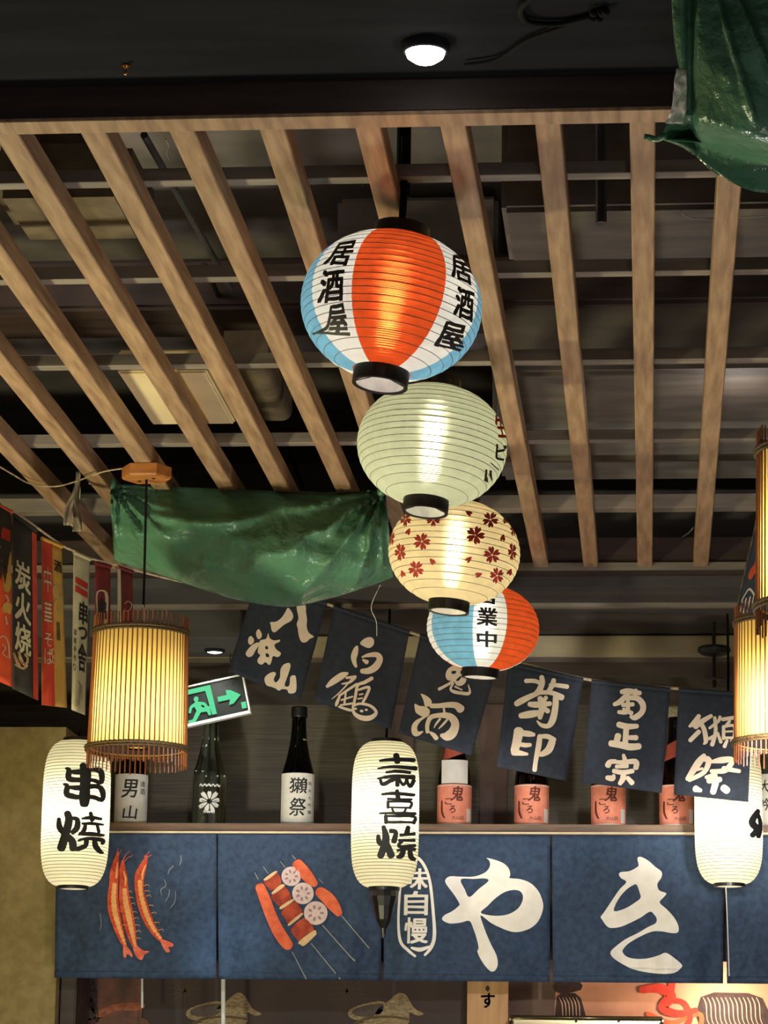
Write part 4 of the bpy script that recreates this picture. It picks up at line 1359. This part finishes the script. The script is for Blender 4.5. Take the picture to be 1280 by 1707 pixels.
decal('small_mark', outline([(45, 14), (53, 14), (53, 25), (45, 25)], (), 1, False), sg, GREENE, xs)
c_ceil = P(358, 1084, 7.78).z + 0.002
for x in (-50, 34):
    b0 = Vector((x * mpx, 0, 32 * mpx))
    up = (Matrix.Rotation(radians(12.5), 3, 'Y') @ Vector((0, 0, 1)))
    Lr = (c_ceil - (ex.z + (Matrix.Rotation(radians(-12.5), 3, 'Y') @ b0).z))
    fixn(mk('hanging_rod', *tube([b0, b0 + up * max(Lr, 0.02)], 0.002, 6, 1), STEEL, xs))

# ================================================================== SHELF, BOTTLES
YS = 7.99
zs = P(640, 1373, YS).z
tag(fixn(mk('shelf', *boxg(xw + 0.003, 1.2, YS, YS + 0.3, zs - 0.027, zs, 0.003), SHELFW, base=(0, YS + 0.1, zs - 0.027))), 'long brown wooden shelf carrying the row of bottles', 'shelf')
YBT = 8.12
mb = (P(640, 1330, YBT) - EYE).dot(FW) / F           # metres per pixel at the bottles
BROWNG = glass('brown_bottle_glass', (0.045, 0.02, 0.012, 1))
GREENG = glass('pale_green_glass', (0.62, 0.80, 0.70, 1))
DARKG = glass('dark_green_glass', (0.02, 0.028, 0.022, 1))
BPROF = [(0.0, 0), (24, 0), (27.5, 2), (28.3, 6), (28.3, 78), (27.5, 88), (25.5, 98), (22, 110), (18.5, 124), (15.5, 140), (13.3, 155), (12.2, 172), (11.8, 188), (12.6, 190), (12.6, 197)]
CAPM = pm('bottle_cap', srgb(190, 178, 150), srgb(150, 136, 110), 0.4, 60)
SALM = pm('salmon_label', srgb(245, 156, 128), srgb(240, 140, 114), 0.7, 60)
WLAB = pm('white_label', srgb(232, 228, 218), srgb(222, 216, 204), 0.7, 60)
RUST = pm('rust_ink', srgb(112, 50, 32), None, 0.7, 60)
CARD = pm('white_card', srgb(240, 236, 226), srgb(230, 224, 212), .8, 20)
LT = {}


def wrapf(r, off=0.0):
    """(x, y) px on a bottle, x from its axis, y up from its base -> local point on a cylinder"""
    def f(x, y):
        rr = r(y) if callable(r) else r
        lon = asin(max(-1, min(1, x / rr)))
        R_ = (rr * mb + off)
        return Vector((R_ * sin(lon), -R_ * cos(lon), y * mb))
    return f


def prof_r(y):
    for (r0, y0), (r1, y1) in zip(BPROF, BPROF[1:]):
        if y0 <= y <= y1 and y1 > y0:
            return r0 + (r1 - r0) * (y - y0) / (y1 - y0)
    return BPROF[-1][0]


def wrap_sheet(x0, x1, y0, y1, r, off, nx=16, ny=6):
    f = wrapf(r, off)
    f2_ = wrapf(r, off - 0.0006)
    V, Fc = [], []
    for ff in (f, f2_):
        for i in range(nx + 1):
            for j in range(ny + 1):
                V.append(ff(x0 + (x1 - x0) * i / nx, y0 + (y1 - y0) * j / ny))
    N = (nx + 1) * (ny + 1)
    for i in range(nx):
        for j in range(ny):
            a = i * (ny + 1) + j
            Fc.append([a, a + ny + 1, a + ny + 2, a + 1])
            Fc.append([a + N, a + 1 + N, a + ny + 2 + N, a + ny + 1 + N])
    return V, Fc


def bottle(px, label, gl, capmat, local=True):
    c = P(px, 1372, YBT)
    o = root('sake_bottle', (c.x, c.y, zs), label, 'bottle', 'sake bottles on the shelf', local=True)
    o.rotation_euler.z = atan2(-c.x, c.y) * 1.0
    fixn(mk('glass_body', *lathe([(max(r, .3) * mb, y * mb) for r, y in BPROF], 32), gl, o, True))
    fixn(mk('cap', *lathe([(13.4 * mb, 187 * mb), (13.6 * mb, 188 * mb), (13.6 * mb, 203 * mb), (12.4 * mb, 205 * mb), (.5 * mb, 205 * mb)], 24), capmat, o))
    return o


def lab_text(o, items, mat, r, off=0.0012, bold=0.03):
    for ch, x0, y0, x1, y1, sl in items:
        g = quad(glyph(ch, bold, 4), (x0 + sl, y1), (x1 + sl, y1), (x1, y0), (x0, y0))
        decal('character', g, wrapf(r, off), mat, o)


# white labelled bottle behind the bamboo lamp
b = bottle(217, 'bottle with a white label directly under the left bamboo lamp', DARKG, CAPM)
lb = mk('label', *wrap_sheet(-27, 27, 6, 88, 28.4, 0.0008), WLAB, b)
lab_text(lb, [('男', -16, 48, 8, 78, 3), ('山', -13, 12, 9, 34, 2)], INK, 28.4, 0.0016, 0.03)
lab_text(lb, [('清', 14, 66, 22, 76, 0), ('酒', 14, 54, 22, 64, 0)], INK, 28.4, 0.0016, 0.01)
# clear etched bottle
b = bottle(347, 'clear greenish bottle with an etched white flower below the exit sign', GREENG, BLACK)
fl = []
for kx in range(9):
    a = kx * 2 * pi / 9 + .2
    fl.append(petal(4 * cos(a) + 1, 42 + 4 * sin(a), 13 + 3 * (kx % 2), 7, a, 0.1))
lbk = decal('etched_flower', join(*fl), wrapf(28.4, .0006), WHITEP, b)
for s_, x0, y0, x1, y1 in (('Hanaabi', -16, 66, 18, 72), ('Nagai', -8, 22, 10, 27)):
    g = quad(glyph('~~~~~', 0.0, 6), (x0, y1), (x1, y1), (x1, y0), (x0, y0))
    decal('etched_line', g, wrapf(28.4, .0006), WHITEP, b)
# dark bottle, white label with two characters
b = bottle(495, 'dark bottle with a white label and two black characters, left of the middle lantern', DARKG, BLACK)
lb = mk('label', *wrap_sheet(-27, 27, 4, 90, 28.4, 0.0008), WLAB, b)
lab_text(lb, [('獺', -14, 56, 14, 82, 2), ('祭', -14, 18, 12, 48, 3)], INK, 28.4, 0.0016, 0.02)
for i, ch in enumerate('純米大吟醸'):
    lab_text(lb, [(ch, 17, 70 - i * 12, 22, 76 - i * 12, 0)], INK, 28.4, 0.0016, 0.0)
# salmon labelled bottles


def salmon(px, label):
    b = bottle(px, label, BROWNG, CAPM)
    lb = mk('label', *wrap_sheet(-28, 28, 4, 72, 28.4, 0.0008), SALM, b)
    for y in (6, 70):
        mk('label_line', *wrap_sheet(-28, 28, y - .7, y + .7, 28.4, 0.0014, 16, 1), WLAB, lb)
    lab_text(lb, [('鬼', -6, 44, 13, 68, 3), ('こ', -15, 38, -4, 48, 0), ('ろ', -8, 24, 2, 36, 0)], RUST, 28.4, 0.0016, 0.04)
    decal('brush_mark', strokes([[(-20, 44, 2.4), (-20, 28, 3.2), (-17, 18, 2.6), (-15, 16, 1.6)]]), wrapf(28.4, .0016), RUST, lb)
    lab_text(lb, [('大', -4, 13, 2, 19, 0), ('山', 3, 13, 9, 19, 0), ('田', 10, 13, 15, 19, 0)], RUST, 28.4, 0.0016, 0.02)
    mk('barcode', *wrap_sheet(20, 26, 9, 32, 28.4, 0.0016, 6, 2), WLAB, lb)
    # wedge shaped neck label
    f = wrapf(prof_r, 0.001)
    V, Fc = [], []
    for i in range(11):
        u = i / 10
        for v in (0, .5, 1):
            y = 112 + 14 * u + 28 * v
            V.append(f((-0.92 + 1.84 * u) * prof_r(y), y))
    for i in range(10):
        for j in range(2):
            a = i * 3 + j
            Fc.append([a, a + 3, a + 4, a + 1])
    mk('neck_label', V, Fc, pm('neck_salmon', srgb(196, 92, 74), None, .7, 50), b)
    return b


b = salmon(757, 'first salmon labelled bottle, right of the middle lantern, with a white card')
cd = mk('price_card', *wrap_sheet(-20, 20, 73, 112, 28.6, 0.004, 8, 4), CARD, b)
cd['label'] = 'blank white paper card stuck on the bottle shoulder'
salmon(886, 'second salmon labelled bottle, below the flag with two big characters')
salmon(1014, 'third salmon labelled bottle, below the flag with three stacked characters')
salmon(1128, 'rightmost salmon labelled bottle with its neck in view left of the last flag')
b = bottle(1254 + 36, 'white labelled bottle cut by the right edge of the picture', GREENG, CAPM)
lb = mk('label', *wrap_sheet(-27, 27, 6, 90, 28.4, 0.0008), WLAB, b)
lab_text(lb, [('大', -22, 60, -8, 80, 2), ('吟', -22, 30, -8, 50, 2)], INK, 28.4, 0.0016, 0.03)

# ================================================================== NOREN CURTAIN
YNR = 7.93
nr = root('noren_curtain', P(640, 1632, YNR), 'long navy split curtain below the shelf with prawn, skewer and character prints', 'curtain')
TOPY = lambda x: 1390 + (x - 180) * 0.003
BOTY = lambda x: 1630 + (x - 90) * 0.0085


def nory(x, y):
    v = min(max((y - 1390) / 240, 0), 1)
    return YNR + (0.012 * sin(x * 0.045 + 0.6 + 0.006 * y) + 0.012 * sin(x * 0.021 + y * 0.012) + 0.014 * noise.noise(Vector((x * .03, y * .02, 2)))) * (0.15 + v) + 0.004 * sin(y * .1) * (1 if y > 1615 else 0)


EDG = [(94, 361), (363, 636), (638.5, 917), (920, 1206), (1210, 1345)]
panels = []
for a, b_ in EDG:
    def fn(u, v, a=a, b_=b_):
        sl = 2.0 * max(v - .25, 0)
        x = (a + sl * (a > 100) - (3 * v if a < 100 else 0)) * (1 - u) + (b_ - sl * 0.6) * u
        return P(x, TOPY(x) * (1 - v) + BOTY(x) * v, nory(x, TOPY(x) * (1 - v) + BOTY(x) * v))
    pnl = mk('cloth_panel', *sheetg(fn, 40, 30, 0.0015), NAVY, nr, True)
    panels.append(pnl)
    hm = lambda u, fn=fn: fn(u, 0.985) + Vector((0, -0.0025, 0))
    mk('hem', *sheetg(lambda u, v, fn=fn: fn(u, 0.955 + 0.045 * v) + Vector((0, -0.003, 0)), 40, 2, 0.0012), NAVY, pnl, True)
fixn(mk('top_rail', *prism(P(94, 1389, YNR + .01) - Vector((0, 0, .0)), P(1345, 1392, YNR + .01), 0.02, 0.006, bev=0.001), pm('rail_pale', srgb(220, 200, 170), None, .5, 20), nr))
NP = onplane(nory, 0.0035)
NP2 = onplane(nory, 0.005)
NP3 = onplane(nory, 0.0065)

# --- big brush characters
YA = xf(outline([(845, 775), (890, 785), (940, 805), (970, 835), (978, 870), (975, 888), (1030, 893), (1090, 915), (1135, 960), (1160, 1020), (1160, 1070), (1135, 1130), (1090, 1170), (1030, 1190), (980, 1188), (920, 1165), (870, 1140), (830, 1108), (812, 1098), (815, 1120), (840, 1190), (870, 1260), (900, 1320), (908, 1370), (895, 1405), (870, 1412), (840, 1385), (810, 1340), (793, 1300), (800, 1280), (790, 1230), (770, 1170), (748, 1128), (700, 1138), (640, 1143), (605, 1130), (595, 1115), (610, 1095), (650, 1075), (688, 1045), (692, 1030), (665, 985), (635, 945), (615, 915), (615, 895), (640, 878), (700, 880), (770, 880), (820, 865), (850, 845), (865, 815), (860, 790)],
                ([(700, 895), (722, 950), (748, 995), (800, 950), (855, 905), (835, 890), (770, 893)], [(812, 1080), (850, 1095), (910, 1100), (970, 1090), (1020, 1060), (1045, 1020), (1048, 985), (1030, 960), (990, 955), (940, 970), (890, 1005), (850, 1045)]), 3), 3.367, 560, 1200)
decal('brush_character', YA, NP, WHITE, panels[2], cell=7)
KI_ = xf(outline([(583, 420), (600, 410), (640, 430), (680, 465), (712, 490), (712, 520), (690, 555), (700, 590), (738, 605), (720, 630), (702, 655), (740, 690), (780, 735), (802, 780), (800, 812), (770, 818), (710, 808), (660, 810), (600, 835), (540, 870), (510, 900), (505, 920), (530, 945), (580, 955), (640, 952), (700, 935), (735, 922), (780, 950), (820, 985), (815, 1005), (780, 1030), (720, 1035), (640, 1028), (560, 1010), (490, 975), (450, 945), (440, 920), (460, 895), (520, 850), (590, 815), (640, 785), (680, 765), (686, 740), (672, 718), (650, 703), (600, 735), (540, 765), (490, 785), (440, 790), (415, 775), (395, 745), (388, 730), (410, 700), (450, 640), (490, 582), (525, 545), (497, 525), (485, 505), (495, 492), (540, 487), (575, 470), (590, 455)],
                 ([(458, 700), (480, 640), (520, 590), (560, 562), (580, 560), (595, 600), (600, 630), (570, 655), (520, 685)],), 3), 3.2, 880, 1300)
decal('brush_character', KI_, NP, WHITE, panels[3], cell=7)
# --- cartouche
decal('cartouche_ring', strokes([[(668, 1440, 4), (688, 1428, 5), (704, 1438, 5), (716, 1468, 5), (722, 1520, 5), (724, 1560, 6), (718, 1580, 6), (708, 1592, 4)], [(667, 1478, 4), (664, 1530, 4), (667, 1568, 5), (680, 1584, 5), (692, 1594, 4)], [(686, 1580, 4), (700, 1583, 7), (716, 1578, 4)]]), NP, WHITE, panels[2])
for ch, y0, y1 in (('味', 1448, 1482), ('自', 1486, 1525), ('慢', 1530, 1572)):
    decal('character', rect(glyph(ch, 0.04), 674, y0, 712, y1, 1), NP, WHITE, panels[2])

# --- prawns
SH_D = pm('prawn_orange', srgb(226, 92, 52), srgb(190, 58, 34), 0.8, 60)
SH_L = pm('prawn_pale', srgb(246, 186, 118), srgb(238, 160, 92), 0.8, 80)
SH_P = pm('prawn_tail_pink', srgb(240, 128, 100), srgb(220, 96, 70), 0.8, 80)


def prawn(spine, tail, feel, legs):
    cr = lambda l, k=1.1: strokes(l, 4.571, 90, 1380, k)
    decal('prawn_leg', cr(legs), NP, SH_L, panels[0])
    decal('prawn_feeler', cr(feel), NP, SH_P, panels[0])
    decal('prawn_body', cr([spine]), NP, SH_D, panels[0])
    n = len(spine)
    bel = [(x + 6, y, w * 0.5) for x, y, w in spine[3:]]
    sm = smooth_path([Vector(p) for p in bel], 6)
    segs = []
    for i in range(0, len(sm) - 2, 2):
        p, q = sm[i], sm[i + 1]
        segs.append([tuple(p), tuple(p.lerp(q, 0.75))])
    decal('prawn_shell', cr(segs), NP2, SH_L, panels[0])
    decal('prawn_tail', join(*[xf(outline(t, (), 3), 4.571, 90, 1380) for t in tail]), NP2, SH_P, panels[0])
    x, y, w = spine[2]
    decal('prawn_eye', cr([[(x - 2, y - 4, 9), (x - 1, y - 1, 9)]]), NP3, INK, panels[0])
    decal('prawn_head_light', cr([[(spine[1][0] + 8, spine[1][1] + 20, 8), (spine[2][0] + 16, spine[2][1], 14), (spine[2][0] + 12, spine[2][1] + 50, 12)]]), NP2, SH_L, panels[0])


def legs_(pts):
    return [[(x, y, 5), (x + 26, y - 8 + 8 * (i % 2), 3), (x + 34, y + 8, 2)] for i, (x, y) in enumerate(pts)]


prawn([(488, 190, 14), (475, 250, 36), (462, 330, 62), (455, 430, 62), (448, 520, 72), (455, 620, 78), (478, 720, 70), (510, 820, 52), (540, 900, 28)],
      [[(530, 890), (555, 900), (598, 965), (590, 985), (560, 960), (545, 990), (528, 975)]],
      [[(480, 200, 6), (488, 160, 3)], [(490, 200, 5), (518, 165, 3)]], legs_([(500, 640), (520, 740)]))
prawn([(525, 250, 16), (522, 310, 40), (530, 390, 58), (532, 470, 62), (540, 560, 78), (560, 660, 80), (580, 760, 72), (600, 850, 52), (618, 910, 30)],
      [[(602, 905), (632, 895), (670, 930), (728, 942), (690, 965), (672, 1005), (645, 1000), (615, 960)]],
      [[(520, 260, 6), (548, 205, 5), (575, 180, 3)], [(528, 265, 5), (560, 230, 4), (602, 210, 3)]], legs_([(560, 490), (572, 530), (585, 580), (600, 640), (610, 690), (618, 740), (625, 790), (628, 840)]))
prawn([(705, 215, 14), (690, 265, 38), (660, 340, 64), (648, 410, 66), (655, 500, 62), (680, 600, 70), (712, 690, 66), (760, 780, 54), (812, 850, 32)],
      [[(805, 850), (830, 850), (905, 880), (905, 905), (870, 910), (885, 940), (860, 950), (835, 920)]],
      [[(695, 220, 6), (728, 180, 4)], [(705, 225, 5), (745, 205, 3)], [(690, 220, 5), (690, 205, 3)]], legs_([(690, 440), (695, 480), (705, 520), (725, 590), (745, 650), (770, 720), (800, 780)]))
SKC = pm('fold_sketch', srgb(150, 150, 150), None, .8, 60)
for s in ([(965, 210, 5), (968, 250, 6), (955, 285, 4)], [(910, 290, 5), (880, 320, 6), (868, 355, 4)], [(840, 390, 5), (852, 440, 6), (815, 470, 6), (820, 515, 4)], [(880, 470, 4), (872, 520, 6), (848, 560, 4)], [(925, 480, 4), (922, 560, 6), (885, 610, 4)], [(350, 650, 4), (360, 720, 6), (352, 780, 4)]):
    decal('sketch_line', strokes([s], 4.571, 90, 1380), NP, SKC, panels[0])

# --- skewers
S = (4.571, 370, 1400)
STK = pm('skewer_stick', srgb(176, 168, 150), None, 0.8, 60)
MEAT = pm('meat_brown', srgb(190, 78, 44), srgb(146, 48, 30), 0.8, 40)
SAUS = pm('sausage', srgb(236, 116, 74), srgb(216, 88, 52), 0.8, 40)
LEEK = pm('leek', srgb(236, 196, 146), None, 0.8, 60)
LOTUS = pm('lotus', srgb(228, 204, 196), srgb(216, 186, 182), 0.8, 60)
LHOLE = pm('lotus_hole', srgb(168, 134, 138), None, 0.8, 60)
for s in ([(250, 250, 4), (275, 300, 5)], [(535, 855, 5), (640, 1058, 6)], [(315, 205, 4), (350, 255, 5)], [(680, 790, 5), (900, 1060, 7)], [(445, 165, 4), (480, 210, 5)], [(765, 650, 6), (960, 870, 7), (1010, 920, 14)], [(535, 118, 4), (560, 145, 5)], [(912, 580, 6), (1120, 825, 7)], [(740, 300, 4), (770, 330, 4)]):
    decal('skewer', strokes([s], *S), NP, STK, panels[1])
decal('sausage', strokes([[(290, 360, 74), (330, 460, 84), (370, 570, 84), (420, 680, 90), (470, 760, 90), (505, 805, 78)]], *S), NP2, SAUS, panels[1])
for q, l in (([(320, 310), (400, 250), (430, 262), (452, 330), (380, 385), (355, 370)], [(318, 300), (400, 240), (420, 248), (345, 305)]), ([(375, 430), (460, 360), (490, 365), (530, 450), (450, 510), (410, 480)], [(380, 400), (450, 340), (478, 352), (395, 412)]),
             ([(452, 545), (550, 470), (580, 490), (608, 555), (510, 640), (480, 600)], [(442, 510), (535, 452), (545, 465), (455, 528)]), ([(525, 680), (620, 595), (660, 620), (700, 690), (610, 770), (570, 755)], [(505, 640), (600, 560), (612, 575), (520, 650)])):
    decal('meat_cube', xf(outline(q, (), 3), *S), NP2, MEAT, panels[1], cell=8)
    decal('leek_slice', xf(outline(l, (), 3), *S), NP3, LEEK, panels[1], cell=8)
decal('leek_slice', xf(outline([(585, 775), (700, 690), (718, 708), (715, 725), (630, 805), (600, 800)], (), 3), *S), NP3, LEEK, panels[1], cell=8)
decal('sausage', strokes([[(575, 185, 84), (620, 240, 92), (670, 300, 80), (705, 335, 54)]], *S), NP2, SAUS, panels[1])
decal('sausage', strokes([[(745, 395, 78), (800, 440, 96), (850, 500, 90), (890, 560, 56)]], *S), NP2, SAUS, panels[1])
for cx, cy, r in ((527, 278, 74), (617, 408, 82), (714, 558, 90)):
    decal('lotus_slice', xf(outline([(cx + r * cos(a * pi / 8), cy + r * sin(a * pi / 8)) for a in range(16)], (), 2), *S), NP2, LOTUS, panels[1], cell=8)
    hs = []
    for kx in range(7):
        a = kx * 2 * pi / 7
        hs.append([(cx + r * .42 * cos(a), cy + r * .42 * sin(a), r * .2), (cx + r * .62 * cos(a), cy + r * .62 * sin(a), r * .2)])
    decal('lotus_hole', strokes(hs, *S), NP3, LHOLE, panels[1])

# ================================================================== BELOW THE CURTAIN
YM = 8.30


def board(name, x0, y0, x1, y1, Y, th, mat, label, cat, group=None):
    a, b_ = P(x0, y0, Y), P(x1, y1, Y)
    o = root(name, ((a.x + b_.x) / 2, Y, min(a.z, b_.z)), label, cat, group)
    bd = fixn(mk('board', *boxg(a.x, b_.x, Y, Y + th, min(a.z, b_.z), max(a.z, b_.z), 0.001), mat, o))
    return o, bd


# support post beside the wall
a = P(110, 1640, 8.2)
tag(fixn(mk('wooden_post', *boxg(xw + .006, xw + 0.05, 8.06, 8.26, 0, zs - 0.03, 0.004), WOOD_D, base=(a.x, 8.16, 0))), 'dark wooden post under the left end of the shelf', 'post')
MURB = pm('mural_dark', srgb(72, 52, 46), srgb(54, 40, 38), 0.7, 6, bump=0.05)
m1, bd = board('mural_panel', 114, 1600, 231, 1860, YM, 0.012, pm('mural_brown', srgb(128, 78, 58), srgb(76, 50, 42), 0.7, 12), 'brown landscape mural with a dark tree trunk at lower left', 'mural')
mf = onplane(YM, 0.002)
DKM = pm('mural_trunk', srgb(48, 40, 38), srgb(84, 66, 54), 0.7, 60, lo=.45, hi=.6)
ORM = pm('mural_ochre', srgb(170, 96, 60), srgb(120, 66, 44), 0.7, 60)
for s in ([(150, 1618, 22), (140, 1650, 20), (148, 1690, 24), (142, 1720, 26)], [(158, 1625, 10), (156, 1660, 12), (160, 1700, 10)]):
    decal('tree_trunk', strokes([s]), mf, DKM, bd)
decal('ridge', strokes([[(165, 1692, 12), (190, 1680, 12), (225, 1678, 14), (238, 1676, 10)]]), mf, ORM, bd)
decal('ridge', strokes([[(120, 1716, 30), (180, 1706, 22), (238, 1712, 30)]]), mf, pm('mural_earth', srgb(110, 72, 54), None, .7, 60), bd)
m2, bd = board('mural_panel', 241, 1600, 780, 1860, YM + .004, 0.012, MURB, 'dark mural of straw barrels behind the middle of the curtain', 'mural')
mf = onplane(YM + .004, 0.002)
mf2 = onplane(YM + .004, 0.0035)
mf3 = onplane(YM + .004, 0.005)
STR = pm('straw', srgb(168, 146, 108), srgb(120, 100, 72), 0.8, 80, (1, 1, 3))
STR2 = pm('barrel_rope', srgb(100, 80, 54), None, .8, 80)
STG = pm('barrel_inside', srgb(92, 78, 70), None, .8, 80)
for dx in (0, 270):
    decal('burst', strokes([[(308 + dx + random.uniform(-3, 3), 1652, 1.2), (308 + dx + 32 * cos(a_ * .45 + .2), 1652 + 30 * sin(a_ * .45 + .2), .8)] for a_ in range(14)]), mf, STR2, bd)
    decal('barrel_rim', outline([(312 + dx, 1684), (335 + dx, 1674), (370 + dx, 1670), (380 + dx, 1700), (376 + dx, 1712), (340 + dx, 1704), (314 + dx, 1697)], (), 3), mf, STR, bd)
    decal('barrel_mouth', outline([(318 + dx, 1684), (340 + dx, 1676), (368 + dx, 1674), (364 + dx, 1690), (340 + dx, 1695), (320 + dx, 1692)], (), 3), mf2, STG, bd)
    decal('straw_heap', outline([(352 + dx, 1702), (360 + dx, 1682), (378 + dx, 1668), (395 + dx, 1655), (408 + dx, 1660), (420 + dx, 1680), (436 + dx, 1690), (425 + dx, 1693), (412 + dx, 1688), (411 + dx, 1705), (380 + dx, 1700)], (), 3), mf2, STR, bd)
    decal('rope', strokes([[(322 + dx, 1706, 4), (345 + dx, 1697, 4), (380 + dx, 1695, 4), (411 + dx, 1699, 4)]]), mf3, STR2, bd)
    decal('barrel_side', outline([(328 + dx, 1706), (370 + dx, 1698), (410 + dx, 1700), (410 + dx, 1760), (330 + dx, 1760)], (), 1, False), onplane(YM + .004, 0.001), STR, bd)
m3, bd = board('mural_panel', 846, 1600, 1350, 1860, YM + .002, 0.012, pm('mural_peach', srgb(226, 158, 124), srgb(160, 110, 84), 0.7, 3.5, lo=.3, hi=.6), 'peach coloured mural with dark waves and a red octopus at lower right', 'mural')
mf = onplane(YM + .002, 0.002)
mf2 = onplane(YM + .002, 0.0035)
decal('dark_patch', outline([(846, 1600), (928, 1600), (922, 1720), (846, 1720)], (), 1, False), mf, pm('mural_taupe', srgb(116, 92, 78), srgb(92, 72, 62), .7, 10), bd)
WV = pm('wave_dark', srgb(74, 52, 48), srgb(54, 40, 38), .8, 60)
WVL = pm('wave_light', srgb(214, 170, 144), None, .8, 60)
for x0, x1, n_ in ((928, 968, 6), (1168, 1270, 13)):
    decal('wave', outline([(x0, 1662), ((x0 + x1) / 2, 1655), (x1, 1664), (x1 + 8, 1720), (x0 + 2, 1720)], (), 2), mf, WV, bd)
    decal('wave_line', strokes([[(x0 + 4 + i * (x1 - x0 - 6) / n_, 1663, 1.4), (x0 + 9 + i * (x1 - x0 - 6) / n_, 1675, 2), (x0 + 7 + i * (x1 - x0 - 6) / n_ + 4, 1700, 1.4), (x0 + 20 + i * (x1 - x0 - 6) / n_, 1716, 1.4)] for i in range(n_)]), mf2, WVL, bd)
decal('wave', outline([(926, 1636), (965, 1636), (968, 1650), (940, 1656), (926, 1652)], (), 2), mf2, WV, bd)
for s in ([(1070, 1650, 12), (1100, 1648, 16), (1118, 1660, 18), (1105, 1680, 16), (1130, 1690, 12), (1160, 1684, 9)], [(1110, 1668, 10), (1140, 1672, 9), (1150, 1700, 9), (1135, 1716, 7)], [(1118, 1660, 10), (1120, 1636, 12)]):
    decal('octopus_arm', strokes([s]), onplane(YM + .002, 0.0035 + 0.0006 * s[0][2] % 0.004), RED, bd)
decal('octopus_arm', strokes([[(1080, 1690, 8), (1120, 1705, 8), (1165, 1690, 8), (1168, 1712, 8)]]), onplane(YM + .002, 0.005), ORANGE, bd)

ws, bd = board('wooden_sign', 779, 1630, 846, 1860, 8.16, 0.015, pm('pale_plank', srgb(206, 158, 100), srgb(176, 126, 74), 0.5, 7, (6, 1, .5), .1), 'pale wooden plank sign with a black character beside the metal tray', 'sign')
wf = onplane(8.16, 0.002)
decal('character', rect(glyph('す', 0.05), 802, 1656, 824, 1680), wf, INK, bd)
decal('dot', outline([(812, 1643), (816, 1647), (813, 1653), (809, 1648)], (), 3), wf, INK, bd)
# metal tray edge
ta, tb = P(849, 1692, 8.05), P(1106, 1696, 8.05)
BRASS = pm('brushed_metal', srgb(190, 176, 140), srgb(160, 146, 112), 0.25, 30, (0.3, 4, 4), metal=0.9)
tr = root('metal_tray', (ta.x, 8.15, ta.z - .2), 'shiny metal counter frame at the bottom right under the mural', 'tray')
fixn(mk('rim', *join(boxg(ta.x, tb.x, 8.045, 8.057, ta.z - 0.012, ta.z, 0.004), boxg(ta.x, ta.x + 0.012, 8.045, 8.057, ta.z - 0.2, ta.z - 0.011, 0.004), boxg(tb.x - 0.012, tb.x, 8.045, 8.057, ta.z - 0.2, ta.z - 0.011, 0.004)), BRASS, tr, True))
fixn(mk('back_plate', *boxg(ta.x, tb.x, 8.055, 8.06, ta.z - .2, ta.z - .004), BRASS, tr))
for x in (960, 1031):
    q = P(x, 1702, 8.045)
    fixn(mk('rivet', *ball((q.x, q.y + .008, q.z), 0.004, 10, 6), STEEL, tr, True))
for x, y1, r, lab in ((237, 1680, 0.0035, 'short white pole hanging below the prawn curtain panel'), (372, 1860, 0.0062, 'white pole standing below the seam of the first two curtain panels')):
    a, b_ = P(x, 1390, 8.1), P(x, y1, 8.1)
    a.z = zs - 0.027
    tag(fixn(mk('white_pole', *tube([b_, a], r, 10, 1), WHITEP, base=b_)), lab, 'pole')

# ================================================================== DARK CEILING LAMP AT THE RIGHT
c = P(1190, 1085, 7.80)
dl = root('ceiling_lamp', c, 'dark round ceiling lamp canopy with a short stem above the right flags', 'ceiling lamp')
zc = 3.04
k = (c - EYE).dot(FW) / F
fixn(mk('canopy', *lathe([(6 * k, -8 * k), (20 * k, -7 * k), (28 * k, -1 * k), (27 * k, 5 * k), (24 * k, 7 * k), (4 * k, 8 * k)], 28, tuple(c)), STEEL, dl, True))
fixn(mk('stem', *tube([(c.x, c.y, c.z - 62 * k), (c.x, c.y, zc)], 3.2 * k, 10, 1), BLACK, dl))
fixn(mk('lower_disc', *lathe([(2 * k, -50 * k), (17 * k, -49 * k), (18 * k, -47 * k), (2 * k, -45 * k)], 24, tuple(c)), STEEL, dl))
